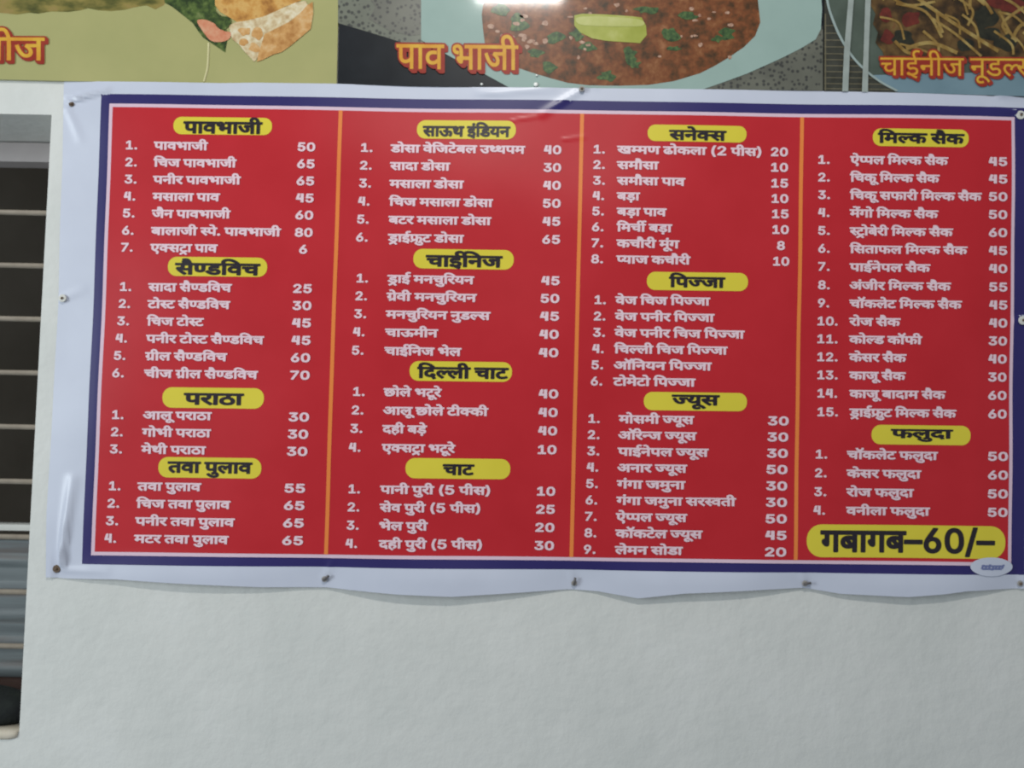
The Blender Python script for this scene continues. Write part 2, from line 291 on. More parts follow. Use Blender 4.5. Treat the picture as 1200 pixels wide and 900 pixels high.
'd13': (548, '0,622 563,622 563,551 453,551 485,512~ 485,464 485,374~ 406,328 442,296~ 499,211~ 499,152 499,102~ 454,34~ 376,0~ 328,0 271,0~ 168,61~ 73,199~ 29,313 100,338 128,260~ 195,141~ 274,74~ 320,74 361,74~ 414,111~ 414,160 414,201~ 369,270~ 329,301 299,295~ 264,294 259,364 333,366~ 404,414~ 404,463 404,493~ 374,538~ 351,551 0,551'),
'd199': (389, '187,391 122,400~ 46,461~ 46,519 46,575~ 119,632~ 172,632 213,632~ 288,597~ 336,525~ 336,469 336,396~ 256,302~ 182,273 205,238~ 263,203~ 314,203 365,203~ 441,243~ 472,275 509,208 472,177~ 375,132~ 308,132 223,132~ 104,229~ 83,322 178,342~ 255,413~ 255,467 255,517~ 208,568~ 171,568 146,568~ 114,544~ 114,521 114,470~ 195,461'),
'd266': (577, '358,222 329,222~ 271,208~ 248,197 201,225~ 137,301~ 137,352 137,380~ 157,420~ 174,433 197,450~ 259,465~ 308,465 401,465 401,551 0,551 0,622 592,622 592,551 482,551 482,394 298,394 267,394~ 241,388~ 232,381 217,369~ 217,347 217,323~ 245,290~ 261,277 307,294~ 362,294 436,294~ 534,219~ 534,154 534,87~ 436,0~ 337,0 239,0~ 84,88~ 25,158 86,207 143,139~ 262,74~ 337,74 453,74~ 453,152 453,187~ 404,222~/78,-165 326,-12 366,-12 512,-192 453,-230 336,-85 125,-230'),
'd12': (491, '271,222 242,222~ 184,208~ 161,197 114,225~ 50,301~ 50,352 50,380~ 70,420~ 87,433 110,450~ 172,465~ 221,465 314,465 314,551 0,551 0,622 505,622 505,551 395,551 395,394 211,394 180,394~ 154,388~ 145,381 130,369~ 130,347 130,323~ 158,290~ 174,277 220,294~ 275,294 349,294~ 447,219~ 447,154 447,89~ 364,14~ 289,4 318,-8~ 381,-30~ 415,-40 382,-110 325,-84~ 221,-27~ 176,1 117,4~ 48,33~ 48,65 48,87~ 75,116~ 101,116 121,116~ 164,95~ 194,70 208,68~ 219,68 289,68~ 366,109~ 366,153 366,186~ 317,222~/293,615 272,650~ 243,726~ 243,762 243,829~ 332,896~ 398,896 430,896~ 484,883~ 504,872 482,806 465,815~ 427,827~ 405,827 365,827~ 323,782~ 323,747 323,714~ 350,651~ 375,615'),
'd275': (771, '44,53 204,154 156,164~ 125,198 100,227~ 79,297~ 79,354 79,551 0,551 0,622 786,622 786,551 460,551 460,349 485,373~ 543,399~ 578,399 643,399~ 725,316~ 725,239 725,193~ 695,89~ 660,39 588,80 613,112~ 645,196~ 645,237 645,284~ 605,330~ 570,330 517,330~ 460,257 460,0 379,0 379,194 375,191~ 371,189 91,-12/160,551 160,360 160,305~ 172,257~ 188,240 208,217~ 248,217 289,217~ 353,251~ 379,278 379,551'),
'd210': (500, '0,622 515,622 515,551 0,551/537,349 517,356~ 494,356 470,356~ 420,332~ 374,269~ 356,208 279,232 291,278~ 311,313 288,331~ 239,353~ 209,353 169,353~ 126,307~ 126,271 126,233~ 169,164~ 251,89~ 309,40 255,-12 197,38~ 101,129~ 45,222~ 45,275 45,328~ 94,395~ 167,426~ 204,426 248,426~ 321,397~ 354,370 413,426~ 500,426 514,426~ 545,422~ 556,417'),
'd31': (701, '296,70 373,70~ 499,133~ 574,241~ 574,310 574,357~ 528,419~ 487,419 453,419~ 424,383~ 424,358 424,326~ 477,275~ 535,261 502,198 421,221~ 347,304~ 347,356 347,404~ 402,472~ 455,481 455,551 0,551 0,622 715,622 715,551 535,551 535,477 586,464~ 653,380~ 653,308 653,250~ 603,140~ 510,52~ 378,0~ 296,0 199,0~ 101,83~ 101,147 101,168~ 116,213~ 132,231 90,251~ 43,316~ 43,359 43,419~ 133,483~ 206,483 223,483~ 275,478~ 288,473 282,404 268,408~ 233,415~ 212,415 124,415~ 124,350 124,321~ 168,289~ 202,281 231,290~ 266,290 277,290~ 301,288~ 308,287 302,217 296,218~ 281,218~ 276,218 182,218~ 182,148 182,108~ 244,70~'),
'd25': (762, '777,551 452,551 452,349 500,399~ 569,399 634,399~ 716,316~ 716,239 716,193~ 686,89~ 651,39 579,80 604,112~ 636,196~ 636,237 636,284~ 597,330~ 562,330 508,330~ 452,258 452,0 371,0 371,174 347,154~ 276,118~ 226,118 179,118~ 96,156~ 46,233~ 46,290 46,370~ 156,464~ 244,464 267,464~ 324,457~ 339,454 333,381 317,385~ 268,391~ 249,391 191,391~ 127,339~ 127,292 127,239~ 188,188~ 228,188 272,188~ 341,230~ 371,260 371,551 0,551 0,622 777,622'),
'd61': (531, '321,69 357,80~ 403,116~ 403,148 403,186~ 345,229~ 280,229 211,229~ 138,172~ 138,124 138,93~ 161,35~ 232,-36~ 302,-89 248,-142 157,-71~ 58,53~ 58,130 58,168~ 89,227~ 115,248 96,266~ 69,318~ 69,352 69,380~ 89,420~ 106,433 129,450~ 188,465~ 229,465 361,465 361,551 0,551 0,622 546,622 546,551 442,551 442,394 230,394 199,394~ 173,388~ 164,381 149,369~ 149,347 149,327~ 169,296~ 183,284 230,300~ 284,300 353,300~ 440,258~ 481,191~ 481,153 481,95~ 413,19~ 348,2'),
'd96': (577, '358,222 329,222~ 271,208~ 248,197 201,225~ 137,301~ 137,352 137,380~ 157,420~ 174,433 197,450~ 259,465~ 308,465 401,465 401,551 0,551 0,622 592,622 592,551 482,551 482,394 298,394 267,394~ 241,388~ 232,381 217,369~ 217,347 217,323~ 245,290~ 261,277 307,294~ 362,294 436,294~ 534,219~ 534,154 534,87~ 436,0~ 337,0 239,0~ 84,88~ 25,158 86,207 143,139~ 262,74~ 337,74 453,74~ 453,152 453,187~ 404,222~/257,-134 257,-110~ 290,-76~ 312,-76 335,-76~ 367,-110~ 367,-134 367,-159~ 335,-192~ 312,-192 290,-192~ 257,-159~'),
'i1380': (391, '125,296 125,376~ 157,550~ 214,712~ 250,772 336,772 298,695~ 243,529~ 214,368~ 214,296 214,231~ 240,99~ 294,-49~ 336,-136 250,-136 188,-30~ 125,189~'),
'i1381': (391, '55,-136 98,-47~ 152,102~ 177,234~ 177,296 177,368~ 147,529~ 93,695~ 55,772 140,772 177,712~ 234,550~ 266,375~ 266,296 266,188~ 201,-32~ 140,-136'),
'd26': (818, '729,551 729,0 648,0 648,45 613,26~ 530,7~ 488,7 380,7~ 183,114~ 85,239 58,274~ 40,319~ 40,338 40,359~ 70,393~ 104,393 129,393~ 166,370~ 181,350 202,369~ 217,428~ 217,458 217,484~ 210,531~ 201,551 0,551 0,622 833,622 833,551/534,232 569,232~ 627,261~ 648,280 648,551 281,551 298,514~ 298,458 298,376~ 228,280~ 166,253 236,169~ 391,79~ 490,79 533,79~ 611,99~ 648,122 648,198 625,184~ 561,164~ 521,164 474,164~ 399,203~ 356,273~ 356,319 356,392~ 452,473~ 531,473 548,473~ 602,468~ 616,463 610,394 595,398~ 558,404~ 540,404 492,404~ 437,360~ 437,316 437,273~ 492,232~'),
'd207': (350, '207,321 428,321 428,250 207,250 207,213 207,180~ 178,151~ 159,151 140,151~ 98,176~ 62,215~ 39,259~ 39,278 39,296~ 66,321~ 100,321 126,321 126,551 0,551 0,622 364,622 364,551 207,551'),
'd39': (723, '634,551 634,0 553,0 553,551 420,551 420,321 420,279~ 403,221~ 385,198 364,173~ 298,146~ 251,146 158,146~ 114,205 97,228~ 79,298~ 79,352 79,551 0,551 0,622 737,622 737,551/249,217 301,217~ 321,249 332,266~ 339,310~ 339,353 339,551 160,551 160,353 160,314~ 168,268~ 178,251 189,235~ 222,217~'),
'd38': (563, '307,0 229,0~ 112,55~ 46,158~ 46,231 46,301~ 118,396~ 236,445~ 305,446 305,551 0,551 0,622 577,622 577,551 385,551 385,375 346,375 282,375~ 213,358~ 188,341 158,322~ 126,262~ 126,221 126,163~ 190,89~ 248,75 233,115~ 233,157 233,191~ 266,251~ 331,288~ 380,288 429,288~ 492,251~ 523,191~ 523,157 523,87~ 408,0~/306,140 306,103~ 323,70 378,71~ 448,116~ 448,157 448,187~ 413,221~ 385,221 350,221~ 306,178~'),
'd80': (259, '170,551 170,0 89,0 89,551 0,551 0,622 273,622 273,551/80,615 53,655~ 8,692~ -35,703~ -61,703 -81,703~ -123,691~ -143,682 -169,751 -146,761~ -96,773~ -67,773 -22,773~ 48,730~ 72,692 76,694 56,746~ 18,803~ -26,827~ -57,827 -81,827~ -113,819~ -127,813 -150,882 -111,896~ -59,896 -5,896~ 74,845~ 137,722~ 165,615'),
'd441': (259, '89,551 0,551 0,622 87,622 59,726~ -2,825~ -57,825 -97,825~ -139,776~ -139,733 -139,699~ -119,644~ -105,615 -185,615 -202,650~ -220,714~ -220,748 -220,813~ -136,896~ -61,896 -17,896~ 45,865~ 71,833 88,864~ 154,896~ 198,896 230,896~ 284,883~ 304,872 282,806 265,815~ 227,827~ 205,827 165,827~ 123,782~ 123,747 123,746~ 123,746 134,720~ 153,658~ 163,622 273,622 273,551 170,551 170,0 89,0'),
'd203': (308, '160,551 160,369 160,328~ 166,280~ 179,251~ 190,240 213,217~ 263,217 304,217~ 375,257~ 400,282 436,214 396,186~ 313,146~ 254,146 214,146~ 149,173~ 128,194 103,221~ 79,294~ 79,358 79,551 0,551 0,622 322,622 322,551'),
'd190': (572, '0,622 587,622 587,551 0,551/572,370 435,370 394,370~ 378,373 414,343~ 458,263~ 458,218 458,172~ 417,110~ 350,80~ 310,80 257,80~ 161,141~ 73,282~ 31,401 102,426 148,292~ 248,153~ 306,153 338,153~ 379,187~ 379,227 379,271~ 318,349~ 273,377 302,441 572,441'),
'd21': (1023, '470,218 470,148~ 379,80~ 312,80 226,80~ 92,208~ 29,356 100,382 143,276~ 243,153~ 305,153 343,153~ 391,188~ 391,227 391,264~ 350,322~ 318,347 291,342~ 260,341 255,411 323,413~ 380,457~ 380,494 380,530~ 333,562~ 302,562 265,562~ 205,542~ 171,525 146,594 172,608~ 249,632~ 298,632 376,632~ 459,554~ 459,495 459,417~ 392,375 403,365~ 412,355 450,350~ 486,350 518,350~ 568,356~ 594,363 594,551 521,551 521,622 1038,622 1038,551 934,551 934,0 853,0 853,551 675,551 675,0 594,0 594,290 570,284~ 524,279~ 498,279 481,279~ 455,282 470,252~/1063,863 1040,763~ 933,680~ 856,680 784,680~ 676,769~ 642,863 713,887 739,817~ 806,749~ 859,749 916,749~ 971,822~ 987,889'),
'd202': (358, '0,622 373,622 373,551 0,551/204,298 204,244 204,216~ 176,188~ 153,188 129,188~ 75,230~ 37,290~ 37,318 37,341~ 64,369~ 98,369 385,369 385,298'),
'd9': (764, '470,218 470,148~ 379,80~ 312,80 226,80~ 92,208~ 29,356 100,382 143,276~ 243,153~ 305,153 343,153~ 391,188~ 391,227 391,264~ 350,322~ 318,347 291,342~ 260,341 255,411 323,413~ 380,457~ 380,494 380,530~ 333,562~ 302,562 265,562~ 205,542~ 171,525 146,594 172,608~ 249,632~ 298,632 376,632~ 459,554~ 459,495 459,417~ 392,375 403,365~ 412,355 450,350~ 486,350 518,350~ 568,356~ 594,363 594,551 521,551 521,622 779,622 779,551 675,551 675,0 594,0 594,290 570,284~ 524,279~ 498,279 481,279~ 455,282 470,252~'),
'd20': (553, '568,551 474,551 474,380 474,329~ 459,269~ 441,246 404,198~ 323,192 307,266 329,270~ 360,281~ 370,292 382,304~ 393,339~ 393,380 393,551 160,551 160,353 160,307~ 166,249~ 186,211~ 226,180~ 260,160 370,98 433,62~ 486,-3~ 486,-53 486,-93~ 453,-164~ 439,-184 367,-142 380,-122~ 403,-77~ 403,-55 403,-36~ 387,-7~ 339,28~ 290,56 203,106 164,129~ 109,178~ 95,212 79,248~ 79,316 79,551 0,551 0,622 568,622/394,615 373,694~ 332,785~ 282,823~ 248,823 226,823~ 192,814~ 178,809 154,882 193,896~ 245,896 299,896~ 378,845~ 441,722~ 469,615'),
'd77': (259, '170,551 170,0 89,0 89,551 0,551 0,622 273,622 273,551/298,863 275,763~ 168,680~ 91,680 19,680~ -89,769~ -123,863 -52,887 -26,817~ 41,749~ 94,749 151,749~ 206,822~ 222,889'),
'i1374': (648, '324,737 391,737~ 496,676~ 555,567~ 555,497 555,445~ 510,329~ 452,243 287,0 187,0 430,355 439,355 429,334~ 392,301~ 341,281~ 312,281 246,281~ 147,336~ 93,436~ 93,504 93,572~ 153,677~ 257,737~/324,658 282,658~ 218,618~ 181,548~ 181,504 181,458~ 218,389~ 282,350~ 324,350 366,350~ 431,389~ 467,458~ 467,502 467,547~ 431,618~ 366,658~'),
'd47': (771, '460,551 460,349 485,373~ 543,399~ 578,399 643,399~ 725,316~ 725,239 725,193~ 695,89~ 660,39 588,80 613,112~ 645,196~ 645,237 645,284~ 605,330~ 570,330 517,330~ 460,257 460,0 379,0 379,193 355,174~ 291,146~ 248,146 208,146~ 144,175~ 125,197 100,226~ 79,297~ 79,354 79,551 0,551 0,622 786,622 786,551/160,551 160,360 160,305~ 172,257~ 188,240 208,217~ 248,217 289,217~ 353,251~ 379,278 379,551'),
'd449': (0, '-169,615 -190,694~ -231,785~ -281,823~ -315,823 -337,823~ -371,814~ -385,809 -409,882 -370,896~ -318,896 -264,896~ -185,845~ -122,722~ -94,615/-113,821 -113,845~ -80,879~ -58,879 -35,879~ -2,845~ -2,821 -2,797~ -35,763~ -58,763 -80,763~ -113,797~'),
'i1460': (500, '500,351 500,270 0,270 0,351'),
'i1455': (360, '338,762 104,-109 22,-109 257,762'),
}
SHAPED = {
'पावभाजी': 'd46 d66 d57 d49 d66 d32 d68',
'50': 'i1364 i1359',
'1.': 'i1360 i1376',
'चिज पावभाजी': 'd67 d30 d32 sp d46 d66 d57 d49 d66 d32 d68',
'65': 'i1373 i1364',
'2.': 'i1361 i1376',
'पनीर पावभाजी': 'd46 d44 d68 d52 sp d46 d66 d57 d49 d66 d32 d68',
'3.': 'i1371 i1376',
'मसाला पाव': 'd50 d60 d66 d54 d66 sp d46 d66 d57',
'45': 'four i1364',
'4.': 'four i1376',
'जैन पावभाजी': 'd32 d76 d44 sp d46 d66 d57 d49 d66 d32 d68',
'60': 'i1373 i1359',
'5.': 'i1364 i1376',
'बालाजी स्पे. पावभाजी': 'd48 d66 d54 d66 d32 d68 sp d215 d46 d75 i1376 sp d46 d66 d57 d49 d66 d32 d68',
'80': 'i1367 i1359',
'6.': 'i1373 i1376',
'एक्सट्रा पाव': 'd19 d183 d60 d264 d66 sp d46 d66 d57',
'6': 'i1373',
'7.': 'i1366 i1376',
'सैण्डविच': 'd60 d76 d197 d37 d67 d57 d30',
'सादा सैण्डविच': 'd60 d66 d42 d66 sp d60 d76 d197 d37 d67 d57 d30',
'25': 'i1361 i1364',
'टोस्ट सैण्डविच': 'd35 d79 d215 d35 sp d60 d76 d197 d37 d67 d57 d30',
'30': 'i1371 i1359',
'चिज टोस्ट': 'd67 d30 d32 sp d35 d79 d215 d35',
'पनीर टोस्ट सैण्डविच': 'd46 d44 d68 d52 sp d35 d79 d215 d35 sp d60 d76 d197 d37 d67 d57 d30',
'ग्रील सैण्डविच': 'd256 d68 d54 sp d60 d76 d197 d37 d67 d57 d30',
'चीज ग्रील सैण्डविच': 'd30 d68 d32 sp d256 d68 d54 sp d60 d76 d197 d37 d67 d57 d30',
'70': 'i1366 i1359',
'पराठा': 'd46 d52 d66 d36 d66',
'आलू पराठा': 'd10 d54 d70 sp d46 d52 d66 d36 d66',
'गोभी पराठा': 'd27 d79 d49 d68 sp d46 d52 d66 d36 d66',
'मेथी पराठा': 'd50 d75 d41 d68 sp d46 d52 d66 d36 d66',
'तवा पुलाव': 'd40 d57 d66 sp d46 d69 d54 d66 d57',
'55': 'i1364 i1364',
'चिज तवा पुलाव': 'd67 d30 d32 sp d40 d57 d66 sp d46 d69 d54 d66 d57',
'पनीर तवा पुलाव': 'd46 d44 d68 d52 sp d40 d57 d66 sp d46 d69 d54 d66 d57',
'मटर तवा पुलाव': 'd50 d35 d52 sp d40 d57 d66 sp d46 d69 d54 d66 d57',
'साऊथ इंडियन': 'd60 d66 d14 d41 sp d11 d6 d67 d37 d51 d44',
'डोसा वेजिटेबल उथ्थपम': 'd37 d79 d60 d66 sp d57 d75 d67 d32 d35 d75 d48 d54 sp d13 d199 d41 d46 d50',
'40': 'four i1359',
'सादा डोसा': 'd60 d66 d42 d66 sp d37 d79 d60 d66',
'मसाला डोसा': 'd50 d60 d66 d54 d66 sp d37 d79 d60 d66',
'चिज मसाला डोसा': 'd67 d30 d32 sp d50 d60 d66 d54 d66 sp d37 d79 d60 d66',
'बटर मसाला डोसा': 'd48 d35 d52 sp d50 d60 d66 d54 d66 sp d37 d79 d60 d66',
'ड्राईफ्रुट डोसा': 'd266 d66 d12 d275 d69 d35 sp d37 d79 d60 d66',
'चाईनिज': 'd30 d66 d12 d67 d44 d32',
'ड्राई मनचुरियन': 'd266 d66 d12 sp d50 d44 d30 d69 d67 d52 d51 d44',
'ग्रेवी मनचुरियन': 'd256 d75 d57 d68 sp d50 d44 d30 d69 d67 d52 d51 d44',
'मनचुरियन नुडल्स': 'd50 d44 d30 d69 d67 d52 d51 d44 sp d44 d69 d37 d210 d60',
'चाऊमीन': 'd30 d66 d14 d50 d68 d44',
'चाईनिज भेल': 'd30 d66 d12 d67 d44 d32 sp d49 d75 d54',
'दिल्ली चाट': 'd67 d42 d210 d54 d68 sp d30 d66 d35',
'छोले भटूरे': 'd31 d79 d54 d75 sp d49 d35 d70 d52 d75',
'आलू छोले टीक्की': 'd10 d54 d70 sp d31 d79 d54 d75 sp d35 d68 d183 d25 d68',
'दही बड़े': 'd42 d61 d68 sp d48 d96 d75',
'एक्सट्रा भटूरे': 'd19 d183 d60 d264 d66 sp d49 d35 d70 d52 d75',
'10': 'i1360 i1359',
'चाट': 'd30 d66 d35',
'पानी पुरी (5 पीस)': 'd46 d66 d44 d68 sp d46 d69 d52 d68 sp i1380 i1364 sp d46 d68 d60 i1381',
'सेव पुरी (5 पीस)': 'd60 d75 d57 sp d46 d69 d52 d68 sp i1380 i1364 sp d46 d68 d60 i1381',
'भेल पुरी': 'd49 d75 d54 sp d46 d69 d52 d68',
'20': 'i1361 i1359',
'दही पुरी (5 पीस)': 'd42 d61 d68 sp d46 d69 d52 d68 sp i1380 i1364 sp d46 d68 d60 i1381',
'सनेक्स': 'd60 d44 d75 d183 d60',
'खम्मण ढोकला (2 पीस)': 'd26 d207 d50 d39 sp d38 d79 d25 d54 d66 sp i1380 i1361 sp d46 d68 d60 i1381',
'समौसा': 'd60 d50 d80 d60 d66',
'समौसा पाव': 'd60 d50 d80 d60 d66 sp d46 d66 d57',
'15': 'i1360 i1364',
'बड़ा': 'd48 d96 d66',
'बड़ा पाव': 'd48 d96 d66 sp d46 d66 d57',
'मिर्ची बड़ा': 'd67 d50 d30 d441 sp d48 d96 d66',
'कचौरी मूंग': 'd25 d30 d80 d52 d68 sp d50 d70 d6 d27',
'8': 'i1367',
'प्याज कचौरी': 'd203 d51 d66 d32 sp d25 d30 d80 d52 d68',
'8.': 'i1367 i1376',
'पिज्जा': 'd67 d46 d190 d32 d66',
'वेज चिज पिज्जा': 'd57 d75 d32 sp d67 d30 d32 sp d67 d46 d190 d32 d66',
'वेज पनीर पिज्जा': 'd57 d75 d32 sp d46 d44 d68 d52 sp d67 d46 d190 d32 d66',
'वेज पनीर चिज पिज्जा': 'd57 d75 d32 sp d46 d44 d68 d52 sp d67 d30 d32 sp d67 d46 d190 d32 d66',
'चिल्ली चिज पिज्जा': 'd67 d30 d210 d54 d68 sp d67 d30 d32 sp d67 d46 d190 d32 d66',
'ऑनियन पिज्जा': 'd21 d67 d44 d51 d44 sp d67 d46 d190 d32 d66',
'टोमेटो पिज्जा': 'd35 d79 d50 d75 d35 d79 sp d67 d46 d190 d32 d66',
'ज्यूस': 'd190 d51 d70 d60',
'मोसमी ज्यूस': 'd50 d79 d60 d50 d68 sp d190 d51 d70 d60',
'ऑरेन्ज ज्यूस': 'd21 d52 d75 d202 d32 sp d190 d51 d70 d60',
'पाईनेपल ज्यूस': 'd46 d66 d12 d44 d75 d46 d54 sp d190 d51 d70 d60',
'अनार ज्यूस': 'd9 d44 d66 d52 sp d190 d51 d70 d60',
'गंगा जमुना': 'd27 d6 d27 d66 sp d32 d50 d69 d44 d66',
'गंगा जमुना सरस्वती': 'd27 d6 d27 d66 sp d32 d50 d69 d44 d66 sp d60 d52 d215 d57 d40 d68',
'ऐप्पल ज्यूस': 'd20 d203 d46 d54 sp d190 d51 d70 d60',
'कॉकटेल ज्यूस': 'd25 d77 d25 d35 d75 d54 sp d190 d51 d70 d60',
'लेमन सोडा': 'd54 d75 d50 d44 sp d60 d79 d37 d66',
'9.': 'i1374 i1376',
'मिल्क सैक': 'd67 d50 d210 d25 sp d60 d76 d25',
'ऐप्पल मिल्क सैक': 'd20 d203 d46 d54 sp d67 d50 d210 d25 sp d60 d76 d25',
'चिकू मिल्क सैक': 'd67 d30 d25 d70 sp d67 d50 d210 d25 sp d60 d76 d25',
'चिकू सफारी मिल्क सैक': 'd67 d30 d25 d70 sp d60 d47 d66 d52 d68 sp d67 d50 d210 d25 sp d60 d76 d25',
'मेंगो मिल्क सैक': 'd50 d449 d27 d79 sp d67 d50 d210 d25 sp d60 d76 d25',
'स्ट्रोबेरी मिल्क सैक': 'd215 d264 d79 d48 d75 d52 d68 sp d67 d50 d210 d25 sp d60 d76 d25',
'सिताफल मिल्क सैक': 'd67 d60 d40 d66 d47 d54 sp d67 d50 d210 d25 sp d60 d76 d25',
'पाईनेपल सैक': 'd46 d66 d12 d44 d75 d46 d54 sp d60 d76 d25',
'अंजीर मिल्क सैक': 'd9 d6 d32 d68 d52 sp d67 d50 d210 d25 sp d60 d76 d25',
'चॉकलेट मिल्क सैक': 'd30 d77 d25 d54 d75 d35 sp d67 d50 d210 d25 sp d60 d76 d25',
'रोज सैक': 'd52 d79 d32 sp d60 d76 d25',
'10.': 'i1360 i1359 i1376',
'कोल्ड कॉफी': 'd25 d79 d210 d37 sp d25 d77 d47 d68',
'11.': 'i1360 i1360 i1376',
'केसर सैक': 'd25 d75 d60 d52 sp d60 d76 d25',
'12.': 'i1360 i1361 i1376',
'काजू सैक': 'd25 d66 d32 d70 sp d60 d76 d25',
'13.': 'i1360 i1371 i1376',
'काजू बादाम सैक': 'd25 d66 d32 d70 sp d48 d66 d42 d66 d50 sp d60 d76 d25',
'14.': 'i1360 four i1376',
'ड्राईफ्रुट मिल्क सैक': 'd266 d66 d12 d275 d69 d35 sp d67 d50 d210 d25 sp d60 d76 d25',
'15.': 'i1360 i1364 i1376',
'फलुदा': 'd47 d54 d69 d42 d66',
'चॉकलेट फलुदा': 'd30 d77 d25 d54 d75 d35 sp d47 d54 d69 d42 d66',
'केसर फलुदा': 'd25 d75 d60 d52 sp d47 d54 d69 d42 d66',
'रोज फलुदा': 'd52 d79 d32 sp d47 d54 d69 d42 d66',
'वनीला फलुदा': 'd57 d44 d68 d54 d66 sp d47 d54 d69 d42 d66',
'गबागब–60/–': 'd27 d48 d66 d27 d48 i1460 i1373 i1359 i1455 i1460',
'चीज': 'd30 d68 d32',
'पाव भाजी': 'd46 d66 d57 sp d49 d66 d32 d68',
'चाईनीज नूडल्स': 'd30 d66 d12 d44 d68 d32 sp d44 d70 d37 d210 d60',
}
# (column data) sections: badge(xl,xr,yt,yb), heading(text,xl,xr,ytop,ybase), rows: num x (first,last), name x left (first,last), [(text, xr, ybase, price)], price x0 first,last x1
SEC=[]
def sec(badge,head,numx,namex,prx,rows): SEC.append((badge,head,numx,namex,prx,rows))
sec((205.7,320.7,139.5,160),('पावभाजी',217,309.5,144,157.5),(150,144),(182.5,178),((350.5,371),(346,367)),
 [('पावभाजी',246,176.7,'50'),('चिज पावभाजी',279.5,196.4,'65'),('पनीर पावभाजी',284.5,216.2,'65'),('मसाला पाव',260,236,'45'),('जैन पावभाजी',272.5,255.8,'60'),('बालाजी स्पे. पावभाजी',331,276,'80'),('एक्सट्रा पाव',257.5,295.7,'6')])
sec((199,315,302.5,325),('सैण्डविच',207,307,309,322),(142.5,134),(175.5,171),((345,367),(341.5,364.5)),
 [('सादा सैण्डविच',274,341.5,'25'),('टोस्ट सैण्डविच',272,361.3,'30'),('चिज टोस्ट',241,381.5,'45'),('पनीर टोस्ट सैण्डविच',311,401.7,'45'),('ग्रील सैण्डविच',268,422,'60'),('चीज ग्रील सैण्डविच',304,442.3,'70')])
sec((192.5,311,454.5,478.3),('पराठा',217,287.5,460.5,473.5),(134,131),(169.5,167),((340,364),(338,362)),
 [('आलू पराठा',250,491,'30'),('गोभी पराठा',249,511,'30'),('मेथी पराठा',243,531,'30')])
sec((187,308,536,559.7),('तवा पुलाव',197.5,297.5,540.5,553),(130,125),(162.5,159),((335,359),(332,356.5)),
 [('तवा पुलाव',237.5,574,'55'),('चिज तवा पुलाव',272,594.2,'65'),('पनीर तवा पुलाव',277,614.6,'65'),('मटर तवा पुलाव',270,635,'65')])
sec((489,604.5,142.5,164.5),('साऊथ इंडियन',495.5,598,148.5,160.5),(424,418),(458,455),((637,657.5),(635,656)),
 [('डोसा वेजिटेबल उथ्थपम',615.5,179.5,'40'),('सादा डोसा',528,200.2,'30'),('मसाला डोसा',544,221,'40'),('चिज मसाला डोसा',578,242,'50'),('बटर मसाला डोसा',576,263,'45'),('ड्राईफ्रुट डोसा',544,284,'65')])
sec((485,602,293,316),('चाईनिज',499,589,299.5,312.5),(419,413.5),(454.5,451),((634,655.5),(631,654)),
 [('ड्राई मनचुरियन',556,332,'45'),('ग्रेवी मनचुरियन',559,352.7,'50'),('मनचुरियन नुडल्स',575,373.5,'45'),('चाऊमीन',514,394.6,'40'),('चाईनिज भेल',541,416,'40')])
sec((480.5,600,424,447),('दिल्ली चाट',489,596,430,442.5),(415,410),(450,448),((631,654),(630,652)),
 [('छोले भटूरे',518,464,'40'),('आलू छोले टीक्की',572.5,485.6,'40'),('दही बड़े',501,507,'40'),('एक्सट्रा भटूरे',534,529,'10')])
sec((476,598,537,560.5),('चाट',519,556,543.5,555.5),(409.5,406),(446,444.5),((629,650.5),(626,649)),
 [('पानी पुरी (5 पीस)',574.5,577.5,'10'),('सेव पुरी (5 पीस)',563,598.6,'25'),('भेल पुरी',502,619.8,'20'),('दही पुरी (5 पीस)',565,641,'30')])
sec((758,873.5,148.5,168),('सनेक्स',782.5,850,154,165.3),(695,692),(722,721),((902,922),(904,923)),
 [('खम्मण ढोकला (2 पीस)',891,181.5,'20'),('समौसा',771,199.5,'10'),('समौसा पाव',802,218,'15'),('बड़ा',749,236,'10'),('बड़ा पाव',780,254,'15'),('मिर्ची बड़ा',786.5,272.4,'10'),('कचौरी मूंग',795,291,'8'),('प्याज कचौरी',808,309.5,'10')])
sec((757,875,320,341.3),('पिज्जा',782.5,848.5,325,336.8),(696,691.5),(720,717.5),None,
 [('वेज चिज पिज्जा',831,357,''),('वेज पनीर पिज्जा',836,376,''),('वेज पनीर चिज पिज्जा',871,395,''),('चिल्ली चिज पिज्जा',851,414,''),('ऑनियन पिज्जा',832.5,432.8,''),('टोमेटो पिज्जा',813.5,451.7,'')])
sec((753.5,873.5,460,481.3),('ज्यूस',785.5,841.5,462.5,474),(689,683.5),(724,719.5),((898,922.5),(894,919)),
 [('मोसमी ज्यूस',812,495.5,'30'),('ऑरेन्ज ज्यूस',815,514.3,'30'),('पाईनेपल ज्यूस',829,533.3,'30'),('अनार ज्यूस',804,552.2,'50'),('गंगा जमुना',802,571.3,'30'),('गंगा जमुना सरस्वती',861,590.4,'30'),('ऐप्पल ज्यूस',804,609.5,'50'),('कॉकटेल ज्यूस',822,628.7,'45'),('लेमन सोडा',799,648,'20')])
